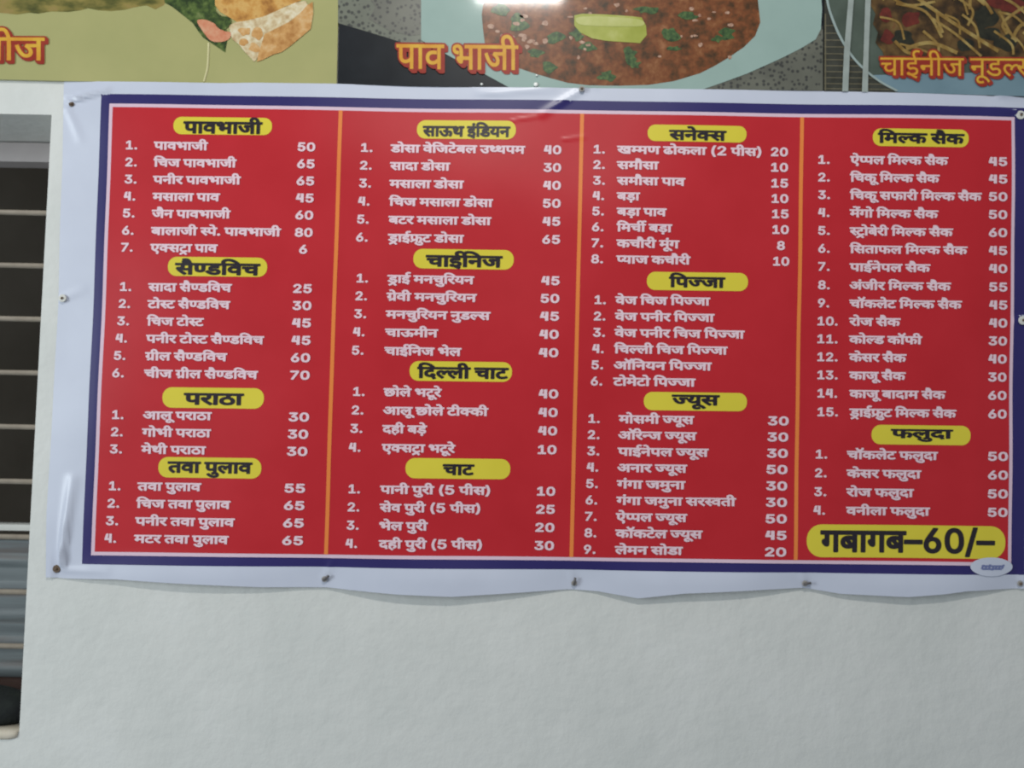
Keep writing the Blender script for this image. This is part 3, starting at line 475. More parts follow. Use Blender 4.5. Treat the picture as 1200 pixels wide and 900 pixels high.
sec((1020,1132,153,174),('मिल्क सैक',1025.5,1127,157.5,169),(957,956),(993.5,993),((1155,1177),(1155,1177)),
 [('ऐप्पल मिल्क सैक',1108,193.5,'45'),('चिकू मिल्क सैक',1098,214,'45'),('चिकू सफारी मिल्क सैक',1147,234.5,'50'),('मेंगो मिल्क सैक',1097,255.3,'50'),('स्ट्रोबेरी मिल्क सैक',1114,276.3,'60'),('सिताफल मिल्क सैक',1130.5,297.2,'45'),('पाईनेपल सैक',1087.5,318.3,'40'),('अंजीर मिल्क सैक',1111,339.7,'55'),('चॉकलेट मिल्क सैक',1123.5,360.7,'45'),('रोज सैक',1053,381.7,'40'),('कोल्ड कॉफी',1078,402.5,'30'),('केसर सैक',1060,423.5,'40'),('काजू सैक',1059,444.6,'30'),('काजू बादाम सैक',1105.5,466,'60'),('ड्राईफ्रुट मिल्क सैक',1118,487.7,'60')])
sec((1019,1134.5,498.3,521),('फलुदा',1041,1114,502.5,512.5),(954,951),(990,989),((1154.5,1178),(1154.5,1178)),
 [('चॉकलेट फलुदा',1096.5,537,'50'),('केसर फलुदा',1077.5,558.8,'60'),('रोज फलुदा',1069,580.8,'50'),('वनीला फलुदा',1088,602.3,'50')])
sec((943,1175.5,615,652.7),('गबागब–60/–',958.5,1163,620.5,644.7),None,None,None,[])
POST=['चीज','पाव भाजी','चाईनीज नूडल्स']
# ---------------------------------------------------------------- lettering
_gl = {}
def glyph(k):
    """advance and flattened contours (1000 units per em)"""
    if k in _gl: return _gl[k]
    if k == 'sp':
        _gl[k] = (240, []); return _gl[k]
    adv, src = GLYPHS[k]
    cs = []
    for c in (src.split('/') if src else []):
        P = []
        for w in c.split():
            on = not w.endswith('~')
            x, y = w.rstrip('~').split(',')
            P.append((float(x), float(y), on))
        Q = []
        n = len(P)
        for i in range(n):                                   # implied on-curve points
            a, b = P[i], P[(i + 1) % n]
            Q.append(a)
            if not a[2] and not b[2]: Q.append(((a[0] + b[0]) / 2, (a[1] + b[1]) / 2, True))
        while not Q[0][2]: Q = Q[1:] + Q[:1]
        out = []; n = len(Q); i = 0
        while i < n:
            a = Q[i]; b = Q[(i + 1) % n]
            out.append((a[0], a[1]))
            if not b[2]:
                c2 = Q[(i + 2) % n]
                for t in (0.33, 0.67):
                    out.append(((1 - t) ** 2 * a[0] + 2 * t * (1 - t) * b[0] + t * t * c2[0],
                                (1 - t) ** 2 * a[1] + 2 * t * (1 - t) * b[1] + t * t * c2[1]))
                i += 2
            else: i += 1
        R = []
        for p in out:
            if not R or abs(p[0] - R[-1][0]) + abs(p[1] - R[-1][1]) > 1.5: R.append(p)
        if len(R) > 2 and abs(R[0][0] - R[-1][0]) + abs(R[0][1] - R[-1][1]) <= 1.5: R.pop()
        if len(R) > 2: cs.append(R)
    _gl[k] = (adv, cs)
    return _gl[k]

def inside(p, c):
    r = False
    for i in range(len(c)):
        a, b = c[i - 1], c[i]
        if (a[1] > p[1]) != (b[1] > p[1]) and p[0] < (b[0] - a[0]) * (p[1] - a[1]) / (b[1] - a[1]) + a[0]: r = not r
    return r
_bold = {}
def bold(k, w):
    """glyph points (x, y, layer) and triangles: the filled outline plus a rim of width w along every contour"""
    if (k, w) in _bold: return _bold[(k, w)]
    adv, cs = glyph(k)
    area_ = lambda c: sum(c[i - 1][0] * c[i][1] - c[i][0] * c[i - 1][1] for i in range(len(c)))
    pts = []; tris = []
    if cs:
        sgn = 1 if area_(max(cs, key=lambda c: abs(area_(c)))) > 0 else -1   # outer contours turn this way
        outs = [c for c in cs if area_(c) * sgn > 0]; holes = [c for c in cs if area_(c) * sgn <= 0]
        for q, c in enumerate(outs):
            grp = [c] + [o for o in holes if inside(o[0], c)]
            n = len(pts)
            pts += [(p[0], p[1], 0.5 * q) for g in grp for p in g]
            tris += [tuple(i + n for i in t) for t in tessellate_polygon([[Vector((p[0], p[1], 0)) for p in g] for g in grp])]
        lay = 0
        for c in (cs if w else []):
            n = len(c); N = []
            for i in range(n):
                a, b = c[i], c[(i + 1) % n]
                dx, dy = b[0] - a[0], b[1] - a[1]; L = math.hypot(dx, dy) or 1
                N.append((dy / L * sgn * w, -dx / L * sgn * w))
            for i in range(n):
                a, b = c[i], c[(i + 1) % n]; q = len(pts); lay += 1
                z = 2 + 0.25 * (lay % 12)
                pts += [(a[0], a[1], z), (a[0] + N[i][0], a[1] + N[i][1], z), (b[0] + N[i][0], b[1] + N[i][1], z), (b[0], b[1], z)]
                tris += [(q, q + 1, q + 2), (q, q + 2, q + 3)]
                m, o = N[i - 1], N[i]
                if (m[0] * o[1] - m[1] * o[0]) * sgn > 0:            # convex corner: fill the wedge
                    q = len(pts); mx, my = m[0] + o[0], m[1] + o[1]; L = math.hypot(mx, my) or 1
                    f = w / L * 1.15; z += 0.12
                    pts += [(a[0], a[1], z), (a[0] + m[0], a[1] + m[1], z), (a[0] + mx * f, a[1] + my * f, z), (a[0] + o[0], a[1] + o[1], z)]
                    tris += [(q, q + 1, q + 2), (q, q + 2, q + 3)]
    _bold[(k, w)] = (adv, pts, tris)
    return _bold[(k, w)]

def run(text, w, track=0):
    """points (x, y, layer) and triangles of a shaped line, its left and right ink edge"""
    V = []; T = []; x = 0
    for i, k in enumerate(SHAPED[text].split()):
        adv, pts, tris = bold(k, w)
        n = len(V)
        V += [(p[0] + x, p[1], p[2] + 6 * (i % 2)) for p in pts]
        T += [tuple(i + n for i in t) for t in tris]
        x += adv + track
    xs = [p[0] for p in V]
    return V, T, min(xs), max(xs)
LAYER = 0.00001

# ---------------------------------------------------------------- the wall, with the window opening
WT = 0.24
wTR, wBR = at(60.5, 134.5), at(22.5, 858)
wTL, wBL = Vector((wTR.x - 1.0, 0, wTR.z + 0.0)), Vector((wTR.x - 1.0, 0, wBR.z))
X0, X1, ZT = -3.4, 2.6, 3.9
V = []; Fc = []
outer = [(X0, 0), (X1, 0), (X1, ZT), (X0, ZT)]
inner = [(wBL.x, wBL.z), (wBR.x, wBR.z), (wTR.x, wTR.z), (wTL.x, wTL.z)]
for y in (0.0, WT):
    V += [(x, y, z) for x, z in outer] + [(x, y, z) for x, z in inner]
for i in range(4):
    j = (i + 1) % 4
    Fc.append([i, j, 4 + j, 4 + i]); Fc.append([8 + j, 8 + i, 12 + i, 12 + j])
    Fc.append([4 + i, 4 + j, 12 + j, 12 + i]); Fc.append([j, i, 8 + i, 8 + j])
wall = mk('wall_back', V, Fc, M['plaster'])
tag(wall, 'white plastered wall behind the menu banner', 'wall', kind='structure')

# room behind the window, unlit
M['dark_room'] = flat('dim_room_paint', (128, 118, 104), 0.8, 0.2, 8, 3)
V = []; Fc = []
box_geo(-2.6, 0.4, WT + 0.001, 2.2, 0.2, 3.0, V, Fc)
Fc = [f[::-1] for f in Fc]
Fc = [f for i, f in enumerate(Fc) if i not in (2, 5)]         # open towards the wall, and the left side removed to let light in
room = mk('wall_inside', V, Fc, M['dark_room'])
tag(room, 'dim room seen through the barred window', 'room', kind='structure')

# window frame: top rail, right stile, mid rail, sill rail and the lower panel
M['grey_paint'] = flat('grey_frame_paint', (168, 160, 158), 0.5, 0.4, 6, 12)
M['white_rail'] = flat('white_rail_paint', (196, 196, 190), 0.45, 0.4, 5, 12)
M['brown_rail'] = flat('brown_rail_paint', (64, 46, 40), 0.5, 0.4, 6, 12)
def xr(z):                                                    # right edge of the opening at height z
    t = (z - wBR.z) / (wTR.z - wBR.z)
    return wBR.x + (wTR.x - wBR.x) * t
YF = 0.175
win = thing('window_1', 'grey window frame set deep in the wall opening', 'window', (wBL.x + 0.5, YF, wBR.z))
tag(win, kind='structure')
def rail(name, py0, py1, y0, y1, mat):
    za, zb = at(30, py1, y0).z, at(30, py0, y0).z
    V = []; Fc = []
    box_geo(wBL.x + 0.002, min(xr(za), xr(zb)) - 0.002, y0, y1, za, zb, V, Fc)
    return mk(name, V, Fc, mat, win)
zt = at(30, 169, YF).z
V = []; Fc = []
box_geo(wBL.x + 0.002, xr(zt) - 0.004, YF, YF + 0.05, at(30, 189.5, YF).z, min(zt + 0.004, wTR.z - 0.003), V, Fc)
mk('top_rail', V, Fc, M['grey_paint'], win)
rail('meeting_rail', 615, 622, 0.13, 0.16, M['white_rail'])
# lower panel: sheet with shallow horizontal ribs
M['panel'] = mottled('weathered_grey_panel', [(0.3, (84, 90, 92)), (0.5, (104, 112, 114)), (0.68, (92, 84, 80))], 6, 0.45, 0.4, stretch=(0.4, 1, 7))
za, zb = at(20, 795, YF).z, at(20, 634, YF).z
prof = []
nrib = 26
for i in range(nrib * 4 + 1):
    t = i / (nrib * 4)
    prof.append((YF + 0.010 - 0.004 * max(0, math.sin(2 * math.pi * t * 5)), za + (zb - za) * t))
V = []; Fc = []
for y, z in prof: V += [(wBL.x + 0.004, y, z), (xr(z) - 0.004, y, z)]
for i in range(len(prof) - 1): Fc.append([2 * i, 2 * i + 1, 2 * i + 3, 2 * i + 2])
n = len(V)
V += [(wBL.x + 0.004, YF + 0.025, za), (xr(za) - 0.004, YF + 0.025, za), (wBL.x + 0.004, YF + 0.025, zb), (xr(zb) - 0.004, YF + 0.025, zb)]
Fc += [[n + 1, n, n + 2, n + 3], [n, n + 1, 1, 0], [2 * len(prof) - 2, 2 * len(prof) - 1, n + 3, n + 2]]
mk('lower_panel', V, Fc, M['panel'], win)
rail('bottom_rail', 797, 808, YF - 0.005, YF + 0.03, M['brown_rail'])

# sill lip and the dark bundle lying on it
M['cream'] = mottled('worn_cream_sill', [(0.3, (196, 184, 164)), (0.7, (214, 206, 190))], 30, 0.7, 0.2)
V = []; Fc = []
zs = wBR.z
prof = [(-0.001, zs - 0.014), (-0.006, zs - 0.010), (-0.007, zs - 0.004), (-0.006, zs + 0.002), (0.004, zs + 0.004), (0.03, zs + 0.004), (0.03, zs + 0.0005), (0.001, zs + 0.0005), (-0.001, zs - 0.002)]
for x in (wBL.x + 0.003, wBR.x - 0.02, wBR.x - 0.006, wBR.x - 0.002):
    f = {0: 1, 1: 1, 2: 0.8, 3: 0.35}[len(V) // len(prof)]
    V += [(x, y * f if y < 0 else y, zs + (z - zs) * f) for y, z in prof]
m = len(prof)
for a in range(3):
    for k in range(m): Fc.append([a * m + k, a * m + (k + 1) % m, (a + 1) * m + (k + 1) % m, (a + 1) * m + k])
Fc += [list(range(m))[::-1], [3 * m + k for k in range(m)]]
mk('window_sill', V, Fc, M['cream'], win, True)
M['bundle'] = mottled('dark_cloth', [(0.3, (26, 28, 30)), (0.55, (38, 42, 40)), (0.75, (52, 56, 46))], 22, 0.8, 0.2, 0.3, 40)
V = []; Fc = []
zt2 = at(10, 804, 0.03).z
NS, NA = 40, 20
xa, xb = wBL.x + 0.25, wBR.x - 0.001
for i in range(NS + 1):
    u = i / NS
    x = xa + (xb - xa) * u
    g = max(0.02, min(1, (1 - (2 * u - 1) ** 6)) ** 0.5)
    for k in range(NA):
        a = 2 * math.pi * k / NA
        w_ = 1 + 0.06 * math.sin(9 * u + 2 * a) + 0.05 * math.sin(23 * u - 3 * a)
        cy, cz = 0.053, zs + 0.018
        V.append((x, cy - 0.050 * g * w_ * math.cos(a), max(zs + 0.005, cz + (zt2 - cz) * g * w_ * math.sin(a))))
for i in range(NS):
    for k in range(NA): Fc.append([i * NA + k, i * NA + (k + 1) % NA, (i + 1) * NA + (k + 1) % NA, (i + 1) * NA + k])
Fc += [list(range(NA)), [NS * NA + k for k in range(NA)][::-1]]
tag(mk('cloth_bundle', V, Fc, M['bundle'], None, True), 'dark rounded bundle lying on the window sill at the foot of the bars', 'bundle')

# steel grille: each horizontal bar a part
M['bar'] = flat('painted_bar', (168, 157, 142), 0.45, 0.5, 8, 40)
YB = 0.065
grille = thing('window_grille', 'pale horizontal steel bars across the window opening', 'window grille', (wBL.x + 0.5, YB, wBR.z))
for py in (249.5, 311.5, 374, 437, 500.5, 564.5, 629.5, 694, 757.5):
    p = at(30, py, YB)
    V = []; Fc = []
    tube_geo((wBL.x + 0.001, YB, p.z + 0.004), (xr(p.z) - 0.001, YB, p.z), 0.0052, V, Fc)
    mk('bar', V, Fc, M['bar'], grille, True)

# ---------------------------------------------------------------- the menu banner
# The printed red rectangle is measured once (homography); everything printed sits on straight rows of it.
CORN = [(133, 125.5), (1185, 140.5), (1180.5, 660), (111.5, 647.5)]   # top left, top right, bottom right, bottom left
WC = [at(*c) for c in CORN]
def solve_h(src):
    # unit square -> src, projective
    (x0, y0), (x1, y1), (x2, y2), (x3, y3) = src
    dx1, dx2, dx3 = x1 - x2, x3 - x2, x0 - x1 + x2 - x3
    dy1, dy2, dy3 = y1 - y2, y3 - y2, y0 - y1 + y2 - y3
    den = dx1 * dy2 - dx2 * dy1
    g = (dx3 * dy2 - dx2 * dy3) / den; h = (dx1 * dy3 - dx3 * dy1) / den
    return Matrix(((x1 - x0 + g * x1, x3 - x0 + h * x3, x0), (y1 - y0 + g * y1, y3 - y0 + h * y3, y0), (g, h, 1)))
HM = solve_h([(w.x, w.z) for w in WC]); HI = HM.inverted()
def st(px, py):
    """banner coordinates (0..1 over the red print) of a point seen at a pixel"""
    w = at(px, py)
    v = HI @ Vector((w.x, w.z, 1))
    return v.x / v.z, v.y / v.z
def wall_xz(s, t):
    v = HM @ Vector((s, t, 1))
    return v.x / v.z, v.y / v.z

NAIL_B = [(65, 665), (381.5, 677), (672.5, 682), (941, 682), (1192, 682)]
NB = [st(*p) for p in NAIL_B]
def ridge(x, z, p, q, h, w):
    dx, dz = q.x - p.x, q.z - p.z
    L = math.hypot(dx, dz)
    u = ((x - p.x) * dx + (z - p.z) * dz) / (L * L)
    v = ((x - p.x) * dz - (z - p.z) * dx) / L
    e = max(0.0, -u, u - 1) * L
    k = (1 - 0.75 * min(max(u, 0), 1))
    a = (v * v) / (w * w * (0.35 + 0.65 * min(max(u, 0), 1)) ** 2) + (e / (0.6 * w)) ** 2
    return h * k * math.exp(-a) if a < 30 else 0.0
RID = [(at(84, 119), at(130, 107), 0.018, 0.005), (at(80, 127), at(96, 165), 0.004, 0.008), (at(80, 112), at(118, 100), 0.003, 0.008),
       (at(74, 660), at(88, 560), 0.014, 0.010), (at(72, 668), at(130, 668), 0.004, 0.007),
       (at(684, 106), at(634, 136), 0.0040, 0.008), (at(696, 104), at(720, 98), 0.003, 0.006), (at(560, 112), at(650, 106), 0.0030, 0.006),
       (at(600, 143), at(640, 137), 0.0009, 0.004), (at(660, 165), at(685, 162), 0.0010, 0.004),
       (at(1196, 134), at(1160, 128), 0.004, 0.007), (at(1199, 372), at(1186, 377), 0.006, 0.008),
       (at(74, 350), at(100, 340), 0.003, 0.008), (at(1165, 115), at(1200, 112), 0.005, 0.006),
       (at(381, 677), at(392, 655), 0.003, 0.008), (at(672, 682), at(668, 664), 0.003, 0.008), (at(941, 682), at(938, 665), 0.003, 0.008)]
def lift(s, t):
    """how far the sheet stands off the wall"""
    x, z = wall_xz(s, t)
    d = 0.0075
    d += 0.0016 * math.sin(9.0 * x + 3.1 * z + 0.6) + 0.0010 * math.sin(17.0 * x - 11.0 * z + 1.9) + 0.0008 * math.sin(23.0 * z + 5.0 * x)
    for a, b, h, w in RID: d += ridge(x, z, a, b, h, w)
    k = min(max((t - 0.985) / 0.07, 0), 1); k = k * k * (3 - 2 * k)
    if k:
        for (s0, _), (s1, _) in zip(NB[:-1], NB[1:]):
            if s0 <= s <= s1:
                u = (s - s0) / (s1 - s0)
                d += k * (0.010 * math.sin(math.pi * u) ** 1.3 - 0.0035 * abs(math.cos(math.pi * u)) ** 8)
    for e in (s + 0.055, 1.012 - s):                           # side margins lie back on the wall
        if e < 0.05: d -= 0.003 * (1 - max(e, 0) / 0.05)
    return max(d, 0.0025)
def cloth(s, t, off):
    x, z = wall_xz(s, t)
    return Vector((x, -(lift(s, t) + off), z))

banner_loc = cloth(0.5, 1.05, 0); banner_loc.y = 0
banner = thing('menu_banner', 'red menu banner with navy border and four price columns nailed to the white wall', 'banner', banner_loc)

def interp(tab, x):
    for (x0, y0), (x1, y1) in zip(tab[:-1], tab[1:]):
        if x <= x1: return y0 + (y1 - y0) * max(0, (x - x0)) / (x1 - x0)
    return tab[-1][1]
LEFT = sorted((st(px, py)[1], st(px, py)[0]) for px, py in [(76, 90), (75.5, 110), (74, 190), (69.5, 350), (63, 480), (57, 600), (55.5, 678)])
BOT = sorted(st(px, py) for px, py in [(50, 676), (62, 676), (80, 677.5), (140, 677.5), (207, 681.5), (307, 686.5), (377, 687.5), (384, 687.5), (410, 690), (470, 694.5), (530, 697),
    (600, 693.5), (667, 690), (700, 692), (747, 699.5), (800, 693.5), (893, 689.5), (940, 688), (983, 694.5), (1060, 697.5), (1100, 694.5), (1130, 691), (1180, 689.5), (1210, 689)])
TOP = [st(px, py + 1.2) for px, py in [(60, 94.5), (130, 96), (260, 98), (300, 97.3), (395, 98.5), (480, 101), (580, 102.8), (660, 104), (760, 104.5), (964, 106.7), (1040, 109), (1120, 111.5), (1215, 114)]]
S_RIGHT = st(1213, 400)[0]
NU, NV = 300, 170
V = []; Fc = []
for j in range(NV + 1):
    for i in range(NU + 1):
        t = -0.05 + 1.11 * j / NV
        sl = interp(LEFT, t)
        s = sl + (S_RIGHT - sl) * i / NU
        tb = interp(BOT, s)
        t0 = interp(TOP, s)
        t = t0 + (tb - t0) * j / NV
        sl = interp(LEFT, t)
        s = sl + (S_RIGHT - sl) * i / NU
        V.append(cloth(s, t, 0.0))
for j in range(NV):
    for i in range(NU):
        a = j * (NU + 1) + i
        Fc.append([a, a + NU + 1, a + NU + 2, a + 1])
sheet = mk('vinyl_sheet', V, Fc, M['vinyl'], banner, True)
sheet['label'] = 'white margin of the vinyl sheet'

def patch(name, s0, s1, t0, t1, off, mat, parent, step=0.0045):
    nu = max(1, int(math.ceil((s1 - s0) / (step * 0.5)))); nv = max(1, int(math.ceil((t1 - t0) / step)))
    V = [cloth(s0 + (s1 - s0) * i / nu, t0 + (t1 - t0) * j / nv, off) for j in range(nv + 1) for i in range(nu + 1)]
    Fc = [[j * (nu + 1) + i, (j + 1) * (nu + 1) + i, (j + 1) * (nu + 1) + i + 1, j * (nu + 1) + i + 1] for j in range(nv) for i in range(nu)]
    return mk(name, V, Fc, mat, parent, True)
sl, tt = st(120.5, 111); sr, tb = st(1198.5, 673.5)
sl = (st(120.5, 111)[0] + st(99, 658)[0]) / 2; tb = (st(99.5, 659.5)[1] + tb) / 2; tt = (tt + st(1190, 128)[1]) / 2
patch('navy_border', sl, sr, tt, tb, 0.0004, M['blue'], banner)
e = 0.0035; et = 0.0072
patch('inner_outline', -e * 0.6, 1 + e * 0.6, -et * 0.6, 1 + et * 0.6, 0.0008, M['line'], banner)
patch('red_panel', e * 0.5, 1 - e * 0.5, et * 0.5, 1 - et * 0.5, 0.0012, M['red'], banner)
for a, b in (((400, 131), (383.5, 650)), ((680.5, 135), (670.5, 653)), ((937.5, 139), (931, 656))):
    s = (st(*a)[0] + st(*b)[0]) / 2
    patch('column_divider', s - 0.0021, s + 0.0021, et * 0.5, 1 - et * 0.5, 0.0016, M['orange'], banner)

def on_cloth(name, pts, tris, off, mat, parent):
    return mk(name, [cloth(s, t, off + (q[0] * LAYER if q else 0)) for s, t, *q in pts], [list(f) for f in tris], mat, parent)

ASP = ((WC[1] - WC[0]).length + (WC[2] - WC[3]).length) / ((WC[3] - WC[0]).length + (WC[2] - WC[1]).length)
PXT = 1 / 521.0                                               # one photograph pixel in t
def pill(name, box, off, mat, parent, grow=0.0, oval=False):
    xl, xr_, yt, yb = box
    ym = (yt + yb) / 2
    (s0, tm), (s1, _) = st(xl, ym), st(xr_, ym)
    tm = (st(xl, ym)[1] + st(xr_, ym + 0.0)[1]) / 2
    h = (yb - yt) * PXT / 2 + grow; s0 -= grow / ASP; s1 += grow / ASP
    r = h * 0.92
    # fan of strips so the badge follows the cloth
    V = []; Fc = []; nx = 40
    half = lambda s: h - r + math.sqrt(max(0, r * r - (max(0, (s0 + r / ASP - s), (s - s1 + r / ASP)) * ASP) ** 2))
    if oval: half = lambda s: h * math.sqrt(max(0, 1 - ((2 * s - s0 - s1) / (s1 - s0)) ** 2))
    for i in range(nx + 1):
        u = 0.5 - 0.5 * math.cos(math.pi * i / nx)
        s = s0 + (s1 - s0) * u
        hh = half(s)
        for j in range(5): V.append(cloth(s, tm - hh + 2 * hh * j / 4, off))
    for i in range(nx):
        for j in range(4):
            a = i * 5 + j
            Fc.append([a, a + 1, a + 6, a + 5])
    return mk(name, V, Fc, mat, parent, True)

def line(name, text, xl, xr_, yb, em, w, off, mat, parent, track=0, natural=None):
    """lettering from xl to xr_ on the row whose baseline passes (xl, yb); em in photograph pixels"""
    V, T, a, b = run(text, w, track)
    s0, t0 = st(xl, yb)
    if xr_ is None: s1 = s0 + (b - a) / 1000 * em * PXT / ASP * natural
    else: s1 = st(xr_, yb + (xr_ - xl) * 0.0135)[0]
    k = (s1 - s0) / (b - a)
    pts = [(s0 + (x - a) * k, t0 - y / 1000 * em * PXT, q) for x, y, q in V]
    return on_cloth(name, pts, T, off, mat, parent)

OFF_P, OFF_T = 0.0016, 0.0022
for badge, head, numx, namex, prx, rows in SEC:
    big = badge[1] - badge[0] > 200
    bd = pill('heading_badge', badge, OFF_P, M['yellow'], banner)
    bd['label'] = 'yellow rounded badge behind a black heading'
    line('heading_text', head[0], head[1], head[2], head[4], (head[4] - head[3]) / 0.66, 42 if not big else 34, OFF_T, M['black'], bd, -4)
    n = len(rows)
    for i, (text, x1, yb, price) in enumerate(rows):
        u = i / max(1, n - 1)
        x0 = namex[0] + (namex[1] - namex[0]) * u
        en = line('menu_entry', text, x0, x1, yb, 13.7, 38, OFF_T, M['white'], banner, -4)
        nx = numx[0] + (numx[1] - numx[0]) * u
        line('entry_number', '%d.' % (i + 1), nx, None, yb - (x0 - nx) * 0.0135, 12.9, 40, OFF_T, M['white'], en, 20, 1.22)
        if price:
            (a0, a1), (b0, b1) = prx
            p0, p1 = a0 + (b0 - a0) * u, a1 + (b1 - a1) * u
            if len(price) == 1: c = (p0 + p1) / 2; p0, p1 = c - 4.8, c + 4.8
            line('entry_price', price, p0, p1, yb + (p0 - x0) * 0.0125, 12.9, 44, OFF_T, M['white'], en, 10)

# printer's mark: pale oval with a small emblem, bottom right of the border
ov = pill('printer_mark', (1133.5, 1184, 652.5, 674), 0.0021, M['vinyl'], banner, oval=True)
ov['label'] = 'pale oval printed mark on the bottom right of the border'
(sa, ta), (sb, tb2) = st(1147, 660), st(1171, 668)
rnd = random.Random(4)
V = []; Fc = []
for k in range(7):                                            # smudged lettering: short slanted strokes
    s = sa + (sb - sa) * k / 6; n = len(V)
    h0 = ta + (tb2 - ta) * rnd.uniform(0, .35); h1 = ta + (tb2 - ta) * rnd.uniform(.65, 1)
    q = 0.0013
    V += [(s - q, h1), (s + q, h1), (s + q + 0.002, h0), (s - q + 0.002, h0)]; Fc.append((n, n + 1, n + 2, n + 3))
for k in range(2):
    tq = ta + (tb2 - ta) * (0.28 + 0.45 * k); n = len(V)
    V += [(sa, tq + .0018), (sb, tq + .0018), (sb, tq - .0018), (sa, tq - .0018)]; Fc.append((n, n + 1, n + 2, n + 3))
on_cloth('emblem', V, Fc, 0.0026, M['logo_blue'], ov)

# ---------------------------------------------------------------- nails that hold the banner
M['steel'] = flat('dull_nail_steel', (150, 146, 142), 0.5, 0.4, 14, 300)
M['bent'] = flat('grey_nail_iron', (96, 92, 92), 0.5, 0.4, 10, 300)
M['rust'] = mottled('rusty_iron', [(0.3, (70, 56, 44)), (0.7, (116, 94, 72))], 400, 0.6, 0.4)
M['washer'] = flat('pale_plastic_washer', (206, 204, 196), 0.4, 0.5, 6, 200)
NAILS = [((85.5, 123), 'nail in the folded top left corner of the banner', 'rust', 0.005),
         ((75.5, 350), 'nail with pale washer halfway down the left margin of the banner', 'washer', 0.0075),
         ((68, 666), 'rusty nail in the creased bottom left corner of the banner', 'rust', 0.0075),
         ((381.5, 677.5), 'nail in the bottom margin below the first orange column line', 'steel', 0.0055),
         ((672.5, 682.5), 'nail in the bottom margin below the second orange column line', 'steel', 0.0055),
         ((941, 682.5), 'nail in the bottom margin below the third orange column line', 'steel', 0.0055),
         ((1193, 683), 'nail in the bottom right corner of the banner below the oval mark', 'steel', 0.0055),
         ((681, 107.5), 'nail in the top margin under the curry poster where the sheet puckers', 'steel', 0.0055),
         ((1194, 136), 'nail with pale washer in the top right corner of the banner', 'washer', 0.0085),
         ((1195, 376), 'nail with pale washer halfway down the right edge of the banner', 'washer', 0.0085)]
for (px, py), label, mat, r in NAILS:
    s, t = st(px, py)
    d = lift(s, t) + 0.001
    p = at(px, py)
    nl = thing('nail', label, 'nail', (p.x, 0, p.z), 'nails holding the menu banner')
    V = []; Fc = []
    lathe_geo((p.x, -d, p.z), (0, -1, 0), [(r, 0), (r, 0.0012), (r * 0.9, 0.002)], V, Fc)
    mk('washer', V, Fc, M['washer'] if 'washer' in label else M[mat], nl)
    V = []; Fc = []
    lathe_geo((p.x, -d - 0.002, p.z), (0, -1, 0), [(0.0022, 0), (0.0026, 0.001), (0.0022, 0.002), (0.001, 0.0026)], V, Fc)
    mk('nail_head', V, Fc, M['rust'], nl, True)
    if 'bottom margin' in label:                              # hammered over: the top of the nail lies bent on the sheet
        an = {381.5: 0.7, 672.5: 1.4, 941: 0.15}[px]
        q = Vector((p.x + 0.011 * math.cos(an), -d - 0.0036, p.z + 0.011 * math.sin(an)))
        V = []; Fc = []
        tube_geo((p.x - 0.003 * math.cos(an), -d - 0.0026, p.z - 0.003 * math.sin(an)), q, 0.0023, V, Fc, 10)
        mk('bent_end', V, Fc, M['bent'], nl, True)
    V = []; Fc = []
    tube_geo((p.x, -d - 0.001, p.z), (p.x, 0.02, p.z), 0.0017, V, Fc, 8)
    mk('shank', V, Fc, M['steel'], nl)

# ---------------------------------------------------------------- food posters above
CO = 0.35
YP = -0.0065                                                   # front face of the poster boards
def pp(px, py, k=0): return at(px, py, YP - 0.0002 - 0.00035 * k)
def board(name, px0, px1, edge, mat, parent, hgt=0.62):
    """5 mm thick board whose lower edge follows the measured pixels"""
    V = []; Fc = []
    for px, py in edge:
        a = at(px, py, YP)
        V += [a, Vector((a.x, YP + 0.005, a.z)), Vector((a.x, YP, a.z + hgt)), Vector((a.x, YP + 0.005, a.z + hgt))]
    n = len(edge)
    for i in range(n - 1):
        a = 4 * i; b = a + 4
        Fc += [[a, b, b + 2, a + 2], [b + 1, a + 1, a + 3, b + 3], [a + 1, b + 1, b, a], [a + 2, b + 2, b + 3, a + 3]]
    Fc += [[0, 2, 3, 1], [4 * n - 4, 4 * n - 3, 4 * n - 1, 4 * n - 2]]
    return mk(name, V, Fc, mat, parent)
SHN = [0]
def shape(name, polys, k, mat, parent, smooth=True, sub=5):
    """printed area on a poster from outlines; several outlines may form one printed area"""
    V = []; Fc = []
    SHN[0] = (SHN[0] + 1) % 8
    for q, P in enumerate(polys):
        Q = smooth_curve(P, True, sub) if smooth else P
        n = len(V)
        V += [pp(x, y, k + 0.09 * SHN[0] + 0.002 * q) for x, y in Q]
        Fc += [[i + n for i in t] for t in tessellate_polygon([[Vector((x, -y, 0)) for x, y in Q]])]
    return mk(name, V, Fc, mat, parent)
def title(text, xl, xr_, yh, yb, slope, w, wo, parent, k, drop=2.4):
    em = (yb - yh) / 0.622
    def lay(wt, dx, dy, kk, mat, name, par):
        V, T, a, b = run(text, wt)
        _, _, a0, b0 = run(text, w)
        f = (xr_ - xl) / (b0 - a0)
        pts = [pp(xl + (x - a0) * f + dx, yb - y / 1000 * em + ((x - a0) * f) * slope + dy, kk + q * 0.03) for x, y, q in V]
        return pts, T, mat, name, par
    Vs = []; Ts = []
    for i in range(4):                                         # outline and the drop behind the letters
        pts, T, *_ = lay(wo, drop * i / 3, drop * i / 3, k, None, None, None)
        n = len(Vs); Vs += [p + Vector((0, 0.00011 * i, 0)) for p in pts]; Ts += [[j + n for j in t] for t in T]
    tx = mk('title_outline', Vs, Ts, M['title_red'], parent)
    pts, T, *_ = lay(w, 0, 0, k + 1, None, None, None)
    tt_ = mk('title_text', pts, [list(t) for t in T], M['title_yellow'], tx)
    tt_['label'] = 'orange yellow title lettering'
